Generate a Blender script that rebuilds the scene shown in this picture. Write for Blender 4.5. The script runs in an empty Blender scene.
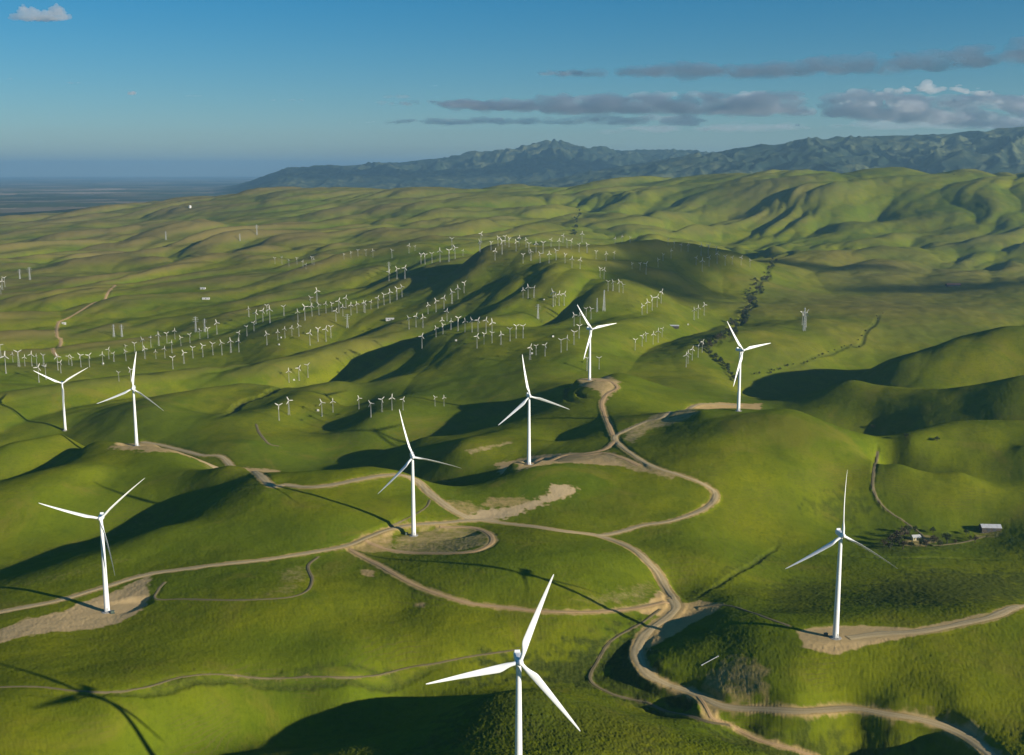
import bpy, bmesh, math, random
import numpy as np
from mathutils import Vector, Matrix

scene = bpy.context.scene
COL = scene.collection
rng = random.Random(7)
PI = math.pi

# ------------------------------------------------------------------ camera
# survey frame: x right, y away from the lens, z up; the lens hangs 350 m above z = 0
CAM_H = 350.0
FPX, CX, CY = 1150.0, 512.0, 377.5
PITCH = math.atan((CY - 171.0) / FPX)
CP, SP = math.cos(PITCH), math.sin(PITCH)

cam_d = bpy.data.cameras.new("camera")
cam = bpy.data.objects.new("camera", cam_d)
COL.objects.link(cam)
cam.location = (0, 0, CAM_H)
cam.rotation_euler = (PI / 2 - PITCH, 0, 0)
cam_d.sensor_fit = 'HORIZONTAL'
cam_d.sensor_width = 36.0
cam_d.lens = FPX / 1024.0 * 36.0
cam_d.clip_start = 1.0
cam_d.clip_end = 250000.0
scene.camera = cam

def sight(px, py):
    """direction (unit forward depth) of a sight line of the survey"""
    u = CY - py
    return np.array([(px - CX) / FPX, CP + u / FPX * SP, -SP + u / FPX * CP])

def sight_at(px, py, z):
    w = sight(px, py)
    return np.array([0, 0, CAM_H]) + w * ((z - CAM_H) / w[2])

def sight_dist(px, py, d):
    """the point of a sight line at horizontal distance d"""
    w = sight(px, py)
    return np.array([0, 0, CAM_H]) + w * (d / math.hypot(w[0], w[1]))

# ------------------------------------------------------------------ noise
def _hash(ix, iy, seed):
    h = (ix.astype(np.int64) * 374761393 + iy.astype(np.int64) * 668265263 + seed * 974711) & 0xffffffff
    h = ((h ^ (h >> 13)) * 1274126177) & 0xffffffff
    h = (h ^ (h >> 16))
    return (h & 0xffff).astype(np.float32) * np.float32(2 * math.pi / 65536)

def perlin(x, y, seed):
    x = np.asarray(x); y = np.asarray(y)
    xi = np.floor(x); yi = np.floor(y)
    fx = (x - xi).astype(np.float32); fy = (y - yi).astype(np.float32)
    xi = xi.astype(np.int64); yi = yi.astype(np.int64)
    u = fx * fx * fx * (fx * (fx * 6 - 15) + 10); v = fy * fy * fy * (fy * (fy * 6 - 15) + 10)
    def g(ox, oy):
        a = _hash(xi + ox, yi + oy, seed)
        return np.cos(a) * (fx - ox) + np.sin(a) * (fy - oy)
    a = g(0, 0); b = g(1, 0); c = g(0, 1); d = g(1, 1)
    return ((a + u * (b - a)) + v * ((c + u * (d - c)) - (a + u * (b - a)))) * np.float32(1.5)

def fbm(x, y, wl, octv, seed, gain=0.5):
    s = 0; a = 1.0
    for k in range(octv):
        s = s + a * perlin(x / wl + 17.3 * k, y / wl - 9.1 * k, seed + k * 31); a *= gain; wl *= 0.5
    return s

def sstep(a, b, x):
    t = np.clip((x - a) / (b - a), 0, 1)
    return t * t * (3 - 2 * t)

# ------------------------------------------------------------------ relief
# surveyed heights: (column, row, height) read where the ground is seen
SEEN = [
 # first hill, under the nearest turbine
 (520,752,9),(600,748,5),(560,715,0),(640,725,-10),(700,742,-15),(760,752,-20),(490,695,-3),(520,712,4),(450,722,-9),(400,738,-20),(420,752,-10),
 (330,754,-22),(560,692,-10),(250,756,-36),
 # valley in front of it
 (150,764,-44),(300,716,-46),(230,738,-48),(400,698,-46),(360,712,-44),(480,676,-38),(540,664,-37),(590,672,-40),(620,650,-34),(640,690,-40),(690,714,-44),
 # broad lit slope below the left spur
 (60,700,-11),(0,700,-8),(0,745,-16),(120,720,-18),(200,690,-21),(350,682,-28),(300,675,-25),(450,650,-25),(300,640,-18),(300,600,-8),(220,600,-9),
 (100,655,-19),(0,650,-16),(400,610,-20),(400,640,-21),(500,632,-21),(160,588,-14),(107,612,-21.5),(40,625,-20),(200,650,-17),
 # round knoll in the middle
 (540,560,-1),(525,573,-2),(600,570,-7),(500,576,-3),(465,570,-4),(490,558,-2),(425,572,-8),(570,566,-4),(650,590,-22),(600,605,-17),(500,605,-14),(440,590,-9),(413,536,-15),(480,540,-6),(350,548,-14),(560,530,-10),(630,560,-14),
 (670,600,-22),(600,632,-25),(560,625,-20),
 # mound left of the middle
 (262,490,10),(330,520,0),(300,540,-8),(400,490,4),(430,505,-2),(300,472,14),(370,467,13),(335,470,14),(400,471,10),(230,465,5),(260,520,-3),(400,520,-5),(350,500,5),
 # fold with the long shadow and the slope behind it
 (100,533,-56),(0,566,-62),(203,502,-15),(60,546,-58),(150,521,-48),(120,548,-15),(60,566,-21),(0,588,-28),(160,528,-10),(224,506,-4),(180,512,-37),(185,522,-13),(200,545,-11),(150,560,-16),(240,482,3),(255,479,9),(270,480,11),(248,494,5),(225,485,-7),(285,483,8),
 (150,480,-20),(0,515,-36),(100,500,-34),(200,470,-8),(134,445,-13),(62,434,-22),(10,445,-30),(40,440,-26),(95,440,-13),(80,452,-36),(50,467,-47),(18,480,-54),(112,447,-11),(92,466,-9),(60,483,-16),(23,498,-24),(118,462,-15),(100,482,-24),(60,500,-30),(170,450,-9),
 # middle saddle and the tower knolls
 (530,464,6.6),(470,519,-12),(560,500,-8),(600,536,-16),(520,500,-8),(450,490,-6),(620,437,3),(605,425,4),(592,380,26),(540,440,-8),(460,445,-14),(500,430,-14),(620,465,0),(660,500,-12),
 (690,525,-18),(715,495,-12),(640,540,-20),(690,560,-20),(650,520,-16),(670,590,-34),(720,560,-22),(760,560,-36),(775,548,-42),
 (743,411,34),(720,440,22),(720,470,5),(760,450,15),(800,470,0),(800,412,34),(690,408,26),(660,430,10),(840,480,-14),(780,510,-28),(830,520,-42),(840,450,12),
 # farm valley
 (900,545,-46),(985,530,-44),(1024,540,-40),(900,500,-26),(900,462,4),(870,437,17),(1024,450,10),(950,443,13),(910,440,16),(985,446,12),(1010,448,11),(940,480,-8),(1000,500,-22),(960,470,0),(830,555,-44),(950,565,-42),(860,580,-36),(960,590,-28),(800,600,-26),(780,585,-38),
 # right spur with its pad
 (838,638,-3.1),(900,628,-3),(800,640,-4),(1000,612,0),(1024,640,-4),(900,680,-14),(960,700,-14),(838,690,-20),(760,632,-5),(740,625,-7),(722,616,-11),(750,650,-9),(724,640,-12),(692,652,-18),(715,628,-13),(690,614,-26),(702,606,-25),(730,600,-20),(760,610,-17),(672,632,-27),(760,690,-21),(1024,690,-14),(785,650,-7),(775,675,-14),
 # road below it
 (640,645,-29),(675,610,-25),(650,672,-29),(700,698,-28),(800,710,-26),(900,716,-25),(985,750,-24),(800,740,-42),(860,745,-46),(740,725,-42),(930,750,-42),(1024,740,-22),
 # fold left of the middle, seen past the mound
 (250,440,-66),(310,425,-80),(400,452,-84),(330,455,-90),(440,445,-66),(480,437,-30),(350,424,-70),(430,435,-48),(280,415,-62),(480,430,-30),
 # slopes with rows of small turbines
 (150,390,-60),(60,400,-62),(150,412,-60),(230,385,-66),(240,404,-84),(285,386,-79),(330,368,-64),(212,420,-90),(305,397,-50),(270,410,-57),(335,382,-44),(330,400,-54),(285,374,-62),(235,386,-64),(370,345,-34),(440,400,-44),(440,410,-48),(375,372,-70),(357,392,-78),(345,412,-82),(400,354,-50),(395,375,-29),(382,395,-38),(372,412,-44),
 (180,360,-56),(100,362,-56),(30,366,-58),(240,342,-46),(300,345,-42),(310,320,-14),(340,303,4),(370,325,-24),(340,345,-54),
 (480,335,24),(430,335,14),(500,385,-24),(450,385,-30),(560,400,-20),(520,360,-4),(540,340,18),(580,350,20),(620,372,20),(640,385,12),(680,398,2),(420,350,-14),
 (650,360,-10),(650,332,8),(690,360,-16),(680,300,22),(700,330,-4),(600,320,14),(540,315,16),(560,300,48),(640,285,62),(700,292,30),(740,330,-16),(720,380,-24),(500,300,45),(440,315,6),(400,320,-10),
 (490,242,150),(545,246,138),(600,268,96),(520,270,100),(450,262,62),(420,275,40),(460,290,40),(380,290,10),(415,250,70),(440,248,90),(655,238,150),(700,252,105),(740,262,60),(640,262,52),(690,275,45),(610,252,100),(350,262,48),(290,262,34),
 # open ground on the left
 (50,320,-38),(130,325,-42),(60,282,-20),(0,300,-36),(0,340,-52),(100,262,-12),(200,262,14),(200,290,-10),(260,290,-2),(150,300,-25),(0,260,-20),(0,230,0),(100,225,30),(200,230,55),(300,235,70),(250,212,110),(100,205,70),(0,212,15),
 (250,193,185),(320,190,205),(170,194,150),(100,197,110),(0,206,40),
 # back hills
 (400,225,100),(400,205,160),(480,215,130),(480,195,205),(400,189,225),(560,187,245),(600,205,165),(600,225,105),(640,182,270),(700,178,300),(740,175,320),(700,215,120),(680,195,215),
 # right valley floor
 (850,300,-12),(850,275,-8),(950,275,-4),(1000,258,0),(1024,292,-10),(770,280,5),(745,318,-8),(800,320,4),(830,330,-2),(900,320,-12),(960,312,-14),(780,350,-12),(820,360,-34),(750,385,-46),(705,362,-20),
 (800,250,22),(860,250,22),(950,240,45),(1024,240,50),(800,215,130),(880,215,125),(950,205,180),(1024,205,185),(800,190,250),(900,190,250),(1024,188,262),(750,240,35),(760,215,120),
 # right shaded spurs
 (890,349,-36),(1010,322,-28),(750,398,-62),(800,384,-58),(850,366,-50),(940,334,-32),
]
# points at a known distance (column, row, horizontal distance)
RANGED = [
 (800,173,7900),(900,173,7800),(1024,171,7700),
 (1024,333,2130),(960,345,2080),(900,360,2050),(850,378,1940),(800,399,1880),(775,408,1850),
 (940,374,2000),(850,396,1960),(880,390,1960),(1024,356,2080),(770,414,1800),
 (960,388,1810),(1024,374,1840),(890,410,1790),(930,400,1790),(960,400,1780),
 (1000,416,1720),(920,428,1730),(880,433,1760),
 (980,420,1600),(1024,420,1610),(940,424,1600),(1024,440,1520),(960,438,1530),
]
# ground nobody sees from here (column, distance, height)
HIDDEN = [
 (330,1430,-92),(270,1450,-84),(400,1400,-80),(450,1380,-54),(200,1700,-80),(130,1700,-72),(60,1760,-78),(0,1750,-80),(520,1480,-22),(560,1560,-22),
 (600,1960,-12),(650,1950,-10),(560,1950,-10),(741,1640,0),(690,1650,-4),(800,1640,-10),(860,1580,-34),(960,1455,-16),(1024,1450,-14),(900,1480,-24),(1000,1450,-15),(930,1465,-20),(980,1665,-24),(1024,1660,-16),(1010,1925,-14),
 (520,569,15),(520,500,6),(430,578,24),(375,572,22),(330,552,22),(475,598,20),(520,612,17),(250,556,19),(170,545,11),(90,540,0),(0,530,-6),(62,2068,-88),(700,560,-10),(900,600,-30),(1100,640,-20),(100,560,-30),(-100,640,-24),
 (-150,800,-22),(-150,1100,-40),(-150,1500,-30),(-150,2200,-58),(-150,3500,-40),(-150,6000,0),(-150,9000,10),
 (1180,830,0),(1180,1100,-38),(1180,1400,2),(1180,1480,-14),(1180,1600,30),(1180,1700,-5),(1180,1850,60),(1180,1950,20),(1180,2200,95),(1180,3000,-20),(1180,4500,0),(1180,6000,140),(1180,7600,350),
 (520,350,-10),(0,350,-10),(1024,350,-10),(500,9500,120),(800,9500,200),(1024,9500,220),(250,10500,40),(0,10500,-10),
 (592,2100,0),(490,3800,70),(655,4100,50),(740,3900,30),(430,2700,-14),(500,2600,8),
]

def _tps_nodes():
    pts = []
    for (px, py, z) in SEEN:
        P = sight_at(px, py, z); pts.append((P[0], P[1], z))
    for (px, py, d) in RANGED:
        P = sight_dist(px, py, d); pts.append((P[0], P[1], P[2]))
    for (px, d, z) in HIDDEN:
        a = math.atan((px - CX) / FPX); pts.append((d * math.sin(a), d * math.cos(a), z))
    return np.array(pts)

NODES = _tps_nodes()
def _warp(x, y):
    return np.arctan2(x, y), 0.5 * np.log(x * x + y * y)

def _phi(r2):
    return r2 * np.log(r2 + 1e-9)

def _tps_fit():
    u, v = _warp(NODES[:, 0], NODES[:, 1]); n = len(u)
    r2 = (u[:, None] - u[None]) ** 2 + (v[:, None] - v[None]) ** 2
    A = np.zeros((n + 3, n + 3)); A[:n, :n] = _phi(r2) + np.eye(n) * 2.5e-4
    A[:n, n] = 1; A[:n, n + 1] = u; A[:n, n + 2] = v; A[n:, :n] = A[:n, n:].T
    b = np.zeros(n + 3); b[:n] = NODES[:, 2]
    return u, v, np.linalg.solve(A, b)

TU, TV, TW = _tps_fit()
def tps(x, y):
    u, v = _warp(x, y)
    u = u.ravel().astype(np.float32); v = v.ravel().astype(np.float32)
    out = (TW[-3] + TW[-2] * u + TW[-1] * v).astype(np.float32)
    for k in range(len(TU)):
        r2 = (u - np.float32(TU[k])) ** 2 + (v - np.float32(TV[k])) ** 2
        out += np.float32(TW[k]) * r2 * np.log(r2 + np.float32(1e-9))
    return out.reshape(np.shape(x))

RANGE_A = [(60,196),(150,194),(200,191),(240,184),(290,167),(330,165),(400,162),(470,154),(510,150),(560,143),(590,149),(620,151),(680,151),(720,156),(800,160),(1300,160)]
RANGE_B = [(300,200),(430,192),(500,184),(560,175),(620,164),(700,153),(800,140),(870,137),(940,136),(1024,132),(1200,128),(1500,150)]
def crest(profile, px, d):
    xs = [p[0] for p in profile]; ys = [p[1] for p in profile]
    return CAM_H + d * (171.0 - np.interp(px, xs, ys)) / FPX

def relief(x, y):
    d = np.hypot(x, y); az = np.arctan2(x, y); px = CX + FPX * np.tan(np.clip(az, -1.2, 1.2))
    b = tps(x, y)
    # folded grass hills: rounded backs, sharp gullies running up and to the right
    ax, ay = 0.58, 0.82
    p = x * ax + y * ay; q = x * ay - y * ax
    wx = fbm(x, y, 900, 2, 5) * 160; wy = fbm(x, y, 900, 2, 55) * 160
    p2 = p + 1.0 * wx; q2 = q + 1.0 * wy
    vary = np.clip(0.85 + 0.8 * fbm(x, y, 1500, 2, 909), 0.35, 1.5)
    def bill(wl, seed):
        return np.abs(perlin(p2 / (wl * 2.7), q2 / wl, seed)) - 0.30
    far = sstep(1900, 4300, d)
    mid = sstep(1700, 2600, d)
    flat = np.exp(-(((px - 900) / 190) ** 2 + ((np.log(d) - math.log(3500)) / 0.30) ** 2) ** 2)
    amp = (1 - 0.88 * flat)
    leftflat = np.exp(-(((px - 20) / 260) ** 2 + ((np.log(d) - math.log(6500)) / 0.55) ** 2))
    amp = amp * (1 - 0.25 * leftflat)
    endh = 1 - sstep(9000, 11500, d)
    h = b
    crestcalm = 1 - 0.85 * np.exp(-((np.log(d) - math.log(7800)) / 0.13) ** 2)
    h = h + amp * endh * far * (crestcalm * vary * (18 * bill(1150, 3) + 62 * bill(620, 11) + 60 * bill(310, 13) + 22 * bill(140, 17)))
    h = h + amp * endh * mid * (58 * bill(340, 21))
    h = h + amp * endh * (0.12 + 0.88 * mid) * (9 * bill(130, 33))
    h = h + endh * (0.35 + 0.65 * mid) * (2.4 * fbm(x, y, 75, 3, 41))
    left = 1 - sstep(560, 760, px)
    h = h + endh * left * sstep(1750, 2300, d) * (30 * bill(420, 61) + 16 * bill(210, 63))
    near = 1 - sstep(1300, 2600, d)
    h = h + near * 0.20 * fbm(x, y, 13, 3, 47)
    # out on the plain
    k = sstep(9000, 12500, d)
    h = h * (1 - k) + (-40.0) * k
    k2 = sstep(9800, 12000, d)
    # chaparral ranges
    def rg(wl, seed): return 0.55 - 1.9 * np.abs(perlin((p + wx) / (wl * 1.5), (q + wy) / wl, seed))
    rn = 0.7 * rg(1700, 71) + 0.55 * rg(800, 73) + 0.45 * rg(380, 79) + 0.30 * rg(180, 83)
    def rng_(profile, dc, d0, d1):
        c = np.maximum(crest(profile, px, dc) + 5, 0)
        t = np.where(d < dc, sstep(d0, dc, d) ** 0.75, 1 - sstep(dc, d1, d))
        crestk = np.exp(-((d - dc) / 1500) ** 2)
        return c * t * (1 + (0.26 * rn - 0.05) * (1 - crestk)) + t * (1 - crestk) * 34 * rn + crestk * rn * 5
    ma = rng_(RANGE_A, 24000, 15500, 32000)
    mb = rng_(RANGE_B, 16500, 10500, 23000)
    return np.where(k2 > 0, np.maximum(h, -40 + k2 * np.maximum(ma, mb)), h)

# polar survey sheet: rows are distances, columns are bearings (even density where it is looked at)
def axis(segs):
    out = []
    for a, b, n in segs:
        out.append(np.linspace(a, b, n, endpoint=False))
    out.append([segs[-1][1]])
    return np.concatenate(out)


AZ = axis([(-PI, -0.62, 60), (-0.62, -0.50, 40), (-0.50, 0.50, 1000), (0.50, 0.62, 40), (0.62, PI, 60)])
LD = axis([(math.log(20), math.log(520), 60), (math.log(520), math.log(2600), 760), (math.log(2600), math.log(9500), 500), (math.log(9500), math.log(36000), 420), (math.log(36000), math.log(85000), 12)])
DD = np.exp(LD)
GX = (DD[:, None] * np.sin(AZ)[None]); GY = (DD[:, None] * np.cos(AZ)[None])
GZ = relief(GX, GY)

def ground(x, y):
    d = math.hypot(x, y); a = math.atan2(x, y)
    i = int(np.clip(np.searchsorted(LD, math.log(d)) - 1, 0, len(LD) - 2)); j = int(np.clip(np.searchsorted(AZ, a) - 1, 0, len(AZ) - 2))
    s = (math.log(d) - LD[i]) / (LD[i + 1] - LD[i]); t = (a - AZ[j]) / (AZ[j + 1] - AZ[j])
    return float((GZ[i, j] * (1 - t) + GZ[i, j + 1] * t) * (1 - s) + (GZ[i + 1, j] * (1 - t) + GZ[i + 1, j + 1] * t) * s)

ROWI = np.arange(len(LD) - 1)
def meet(px, py, dmin=400.0):
    """where a sight line first meets the ground"""
    w = sight(px, py); hz = math.hypot(w[0], w[1]); a = math.atan2(w[0], w[1])
    j = int(np.clip(np.searchsorted(AZ, a) - 1, 0, len(AZ) - 2)); t = (a - AZ[j]) / (AZ[j + 1] - AZ[j])
    col = GZ[:, j] * (1 - t) + GZ[:, j + 1] * t
    zr = CAM_H + w[2] * DD / hz
    below = np.nonzero((zr <= col) & (DD > dmin))[0]
    if len(below) == 0:
        d = DD[-1]
    else:
        i = below[0]; e0 = zr[i - 1] - col[i - 1]; e1 = col[i] - zr[i]
        d = DD[i - 1] + (DD[i] - DD[i - 1]) * max(e0, 0) / max(max(e0, 0) + e1, 1e-6)
    x = w[0] * d / hz; y = w[1] * d / hz
    return np.array([x, y, ground(x, y)])
# ------------------------------------------------------------------ roads, pads and ground cover
def spline(pts, step):
    """Catmull-Rom through 2-D points, resampled evenly"""
    P = np.array(pts, float)
    Q = np.vstack([2 * P[0] - P[1], P, 2 * P[-1] - P[-2]])
    out = []
    for i in range(1, len(Q) - 2):
        n = max(2, int(np.linalg.norm(Q[i + 1] - Q[i]) / step * 2))
        for k in range(n):
            t = k / n
            out.append(0.5 * ((2 * Q[i]) + (-Q[i - 1] + Q[i + 1]) * t + (2 * Q[i - 1] - 5 * Q[i] + 4 * Q[i + 1] - Q[i + 2]) * t * t + (-Q[i - 1] + 3 * Q[i] - 3 * Q[i + 1] + Q[i + 2]) * t ** 3))
    out.append(P[-1]); out = np.array(out)
    s = np.concatenate([[0], np.cumsum(np.linalg.norm(np.diff(out, axis=0), axis=1))])
    m = max(4, int(s[-1] / step))
    t = np.linspace(0, s[-1], m)
    return np.stack([np.interp(t, s, out[:, 0]), np.interp(t, s, out[:, 1])], -1)

# survey of the roads: kind, width, pixels
ROADS = [

 ('gravel_road', 6.5, [(-30,620),(0,612),(30,606),(60,600),(105,587),(150,574),(200,567),(260,560),(320,551),(350,545),(372,535),(400,527),(440,523),(480,521),(520,525),(560,530),(598,536),(625,545),(646,559),(660,577),(670,594),(676,606),(670,614)]),
 ('gravel_road', 8.6, [(672,598),(676,607),(668,617),(652,628),(641,640),(637,655),(646,671),(665,684),(690,694),(720,703),(760,709),(800,709),(850,709),(890,713),(920,719),(950,729),(975,743),(1000,763)]),
 ('gravel_road', 9.0, [(143,442),(165,446),(200,455),(230,465),(262,477),(288,485),(312,487),(337,484),(360,479),(385,475),(403,475),(418,482),(432,495),(450,508),(470,519)]),
 ('dirt_road', 5.0, [(350,549),(375,563),(400,577),(430,591),(465,602),(500,607),(540,611),(580,612),(620,610),(648,606),(668,600)]),
 ('dirt_road', 5.5, [(366,541),(385,549),(420,553),(455,553),(478,550),(492,542),(488,533),(472,528),(440,527)]),
 ('gravel_road', 6.5, [(598,536),(640,526),(670,521),(695,513),(712,503),(715,493),(704,484),(680,475),(655,467),(635,456),(621,446),(615,437),(625,431),(645,422),(668,413),(692,407),(715,404),(738,405)]),
 ('dirt_road', 6.0, [(613,436),(609,425),(604,413),(602,403),(607,394),(617,388),(610,381),(596,381)]),
 ('dirt_road', 7.0, [(640,466),(620,457),(604,453),(585,455),(560,457),(540,460),(527,465)]),
 ('dirt_road', 5.5, [(527,465),(560,457),(588,453),(605,449),(616,440)]),
 ('gravel_road', 8.0, [(1050,601),(1024,606),(1000,613),(960,624),(920,631),(880,634),(848,638)]),
 ('dirt_road', 4.0, [(697,697),(708,708),(714,719),(735,730),(765,741),(800,751),(840,768)]),
 ('farm_track', 3.0, [(660,609),(640,624),(612,640),(600,657),(590,680),(612,692),(650,703),(700,716),(730,729)]),
 ('farm_track', 2.2, [(-10,688),(40,687),(75,691),(110,691),(145,688),(180,677),(230,675),(300,677),(350,676),(400,670),(440,662),(480,655),(515,650)]),
 ('farm_track', 3.5, [(878,449),(874,470),(873,488),(880,503),(892,514),(905,522)]),
 ('farm_track', 2.6, [(905,522),(922,535),(930,545),(960,543),(985,536)]),
 ('farm_track', 3.0, [(700,608),(722,605),(740,609),(765,617),(790,626)]),
 ('farm_track', 4.5, [(256,424),(260,434),(268,443),(279,447)]),
 ('dirt_road', 6.0, [(115,285),(106,297),(85,308),(68,318),(58,324),(57,335),(61,341),(53,348),(57,357)]),
 ('farm_track', 2.4, [(430,500),(426,507),(412,516),(390,524)]),
 ('farm_track', 3.0, [(165,582),(158,590),(156,600),(180,599),(230,600),(280,598),(305,592),(312,580),(308,566),(318,557)]),
]
LDR = LD; 
def near_window(x, y, r):
    d = math.hypot(x, y); a = math.atan2(x, y)
    i0 = np.searchsorted(LD, math.log(max(d - r, 21))); i1 = np.searchsorted(LD, math.log(d + r))
    j0 = np.searchsorted(AZ, a - r / d); j1 = np.searchsorted(AZ, a + r / d)
    return i0, i1, j0, j1

DIRT = np.zeros_like(GZ, dtype=np.float32); PALE = np.zeros_like(DIRT); SCRUB = np.zeros_like(DIRT); DRY = np.zeros_like(DIRT)
JIT = fbm(GX, GY, 9.0, 3, 401).astype(np.float32)      # ragged edges for anything painted on the ground

def bench(path, half, bank, wobble=1.0):
    """grade the ground level across a road and leave bare earth on its cuts"""
    n = len(path)
    z = np.array([ground(px, py) for px, py in path])
    k = min(15, n // 2 * 2 - 1)
    if k >= 3:
        zp = np.concatenate([[z[0]] * (k // 2), z, [z[-1]] * (k // 2)]); z = np.convolve(zp, np.ones(k) / k, 'valid')
    best = {}
    R = half + bank
    bb = near_window
    i0 = j0 = 10 ** 9; i1 = j1 = 0
    for (x, y) in path:
        w = near_window(x, y, R); i0 = min(i0, w[0]); i1 = max(i1, w[1]); j0 = min(j0, w[2]); j1 = max(j1, w[3])
    md = np.full((i1 - i0, j1 - j0), 1e9); zc = np.zeros_like(md)
    for (x, y), zz in zip(path, z):
        a0, a1, b0, b1 = near_window(x, y, R)
        sl = (slice(a0 - i0, a1 - i0), slice(b0 - j0, b1 - j0))
        dd = np.hypot(GX[a0:a1, b0:b1] - x, GY[a0:a1, b0:b1] - y)
        m = dd < md[sl]
        md[sl] = np.where(m, dd, md[sl]); zc[sl] = np.where(m, zz, zc[sl])
    w = 1 - sstep(half * 1.05, R, md)
    S = (slice(i0, i1), slice(j0, j1))
    GZ[S] = np.where(md < 1e8, GZ[S] * (1 - w) + zc * w, GZ[S])
    jit = JIT[S]
    fr = 1 - sstep(half + 0.5, half + 0.5 + bank * 0.75, md + jit * bank * 0.25)
    DIRT[S] = np.maximum(DIRT[S], fr * (0.62 * wobble))
    return z

def world_poly(px, spread=0.10):
    P = np.array([meet(*p)[:2] for p in px]); D = np.hypot(P[:, 0], P[:, 1]); m = np.median(D)
    k = np.clip(D, m * (1 - spread), m * (1 + spread)) / D      # a corner that slipped over a crest stays near the others
    return P * k[:, None]

def poly_mask(poly, soft, jit):
    c = poly.mean(0); r = np.linalg.norm(poly - c, axis=1).max() + soft * 3 + jit * 2
    i0, i1, j0, j1 = near_window(c[0], c[1], r)
    X = GX[i0:i1, j0:j1]; Y = GY[i0:i1, j0:j1]
    inside = np.zeros(X.shape, bool); md = np.full(X.shape, 1e9)
    n = len(poly)
    for k in range(n):
        (ax, ay), (bx, by) = poly[k], poly[(k + 1) % n]
        c1 = (ay > Y) != (by > Y)
        with np.errstate(divide='ignore', invalid='ignore'):
            inside ^= c1 & (X < (bx - ax) * (Y - ay) / (by - ay + 1e-12) + ax)
        ex, ey = bx - ax, by - ay; L = ex * ex + ey * ey + 1e-9
        t = np.clip(((X - ax) * ex + (Y - ay) * ey) / L, 0, 1)
        md = np.minimum(md, np.hypot(X - ax - t * ex, Y - ay - t * ey))
    sd = np.where(inside, -md, md) + JIT[i0:i1, j0:j1] * jit
    return (slice(i0, i1), slice(j0, j1)), 1 - sstep(-soft, soft, sd)

# level pads under the turbines: pixels, height
PADS = [  # centre (x, y), half length, half width, bearing, height
 (257, 842, 40, 15, 8, -3.1, 5), (-338, 940, 24, 13, 20, -21.3, 5), (-80, 1122, 40, 16, -4, -14.5, 5), (126, 1802, 26, 20, 0, 22.7, 9),
 (292, 1506, 42, 20, 0, 34.0, 9), (26, 1334, 28, 16, 5, 6.5, 7), (-504, 1515, 22, 18, 0, -15.8, 9),
]
for cx_, cy_, hl, hw, rot, z, soft in PADS:
    r = hl + 40; i0, i1, j0, j1 = near_window(cx_, cy_, r); S = (slice(i0, i1), slice(j0, j1))
    dx = GX[S] - cx_; dy = GY[S] - cy_; c_, s_ = math.cos(math.radians(rot)), math.sin(math.radians(rot))
    e = np.hypot((dx * c_ + dy * s_) / hl, (-dx * s_ + dy * c_) / hw)
    m = 1 - sstep(0.85, 1.0 + soft / hw, e)
    GZ[S] = GZ[S] * (1 - m) + z * m
paths = []
for kind, w, px in ROADS:
    wp = [meet(*p)[:2] for p in px]
    step = 2.5 if wp[0][1] < 2000 else 5.0
    paths.append((kind, w, spline(wp, step)))
for kind, w, path in paths:
    big = kind != 'farm_track'
    if w < 1.7: continue
    bench(path, w / 2 + (0.9 if big else 0.2), 4.5 if big else 2.0, 0.9 if big else 0.5)
for kind, w, path in paths[:2]:
    bench(path, w / 2 + 0.9, 4.5)

def gully(px, half, depth):
    wp = spline([meet(*p)[:2] for p in px], 2.0)
    for_z = {}
    i0 = j0 = 10 ** 9; i1 = j1 = 0; R = half * 2.2
    for (x, y) in wp:
        w = near_window(x, y, R); i0 = min(i0, w[0]); i1 = max(i1, w[1]); j0 = min(j0, w[2]); j1 = max(j1, w[3])
    md = np.full((i1 - i0, j1 - j0), 1e9); tp = np.zeros_like(md); n = len(wp)
    for q, (x, y) in enumerate(wp):
        a0, a1, b0, b1 = near_window(x, y, R); sl = (slice(a0 - i0, a1 - i0), slice(b0 - j0, b1 - j0))
        dd = np.hypot(GX[a0:a1, b0:b1] - x, GY[a0:a1, b0:b1] - y); m = dd < md[sl]
        md[sl] = np.where(m, dd, md[sl]); tp[sl] = np.where(m, min(1.0, 3.5 * min(q, n - q) / n), tp[sl])
    S = (slice(i0, i1), slice(j0, j1)); k = 1 - sstep(half * 0.3, half * 1.6, md + JIT[S] * half * 0.5) * 1.0
    k = k * tp; GZ[S] -= depth * k; SCRUB[S] = np.maximum(SCRUB[S], k * 0.6)
gully([(690,602),(705,592),(722,582),(745,568),(765,555),(776,548),(778,540),(774,534)], 2.4, 1.5)
gully([(775,549),(800,553),(850,556),(900,558),(950,558),(1030,559)], 2.5, 2.0)
gully([(590,680),(605,690),(640,703),(680,716),(720,728)], 4.0, 2.0)
gully([(578,381),(567,388),(566,396),(575,402),(592,403)], 4.0, 3.0)
gully([(586,386),(578,391),(581,396),(594,398)], 3.5, 2.6)
gully([(0,693),(75,696),(150,693),(235,680),(350,681),(430,669),(510,654)], 3.0, 1.6)
gully([(880,312),(876,322),(866,332),(860,345),(845,347),(825,355),(800,364),(770,372)], 4.0, 2.6)
gully([(776,262),(768,268),(768,277),(758,284),(759,292),(748,297),(753,306),(743,312),(742,321),(731,327),(731,335),(719,337),(714,345),(704,342),(712,356),(730,372)], 8.0, 5.0)
gully([(330,366),(300,380),(270,392),(240,404),(215,420)], 9.0, 5.0)
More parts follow.
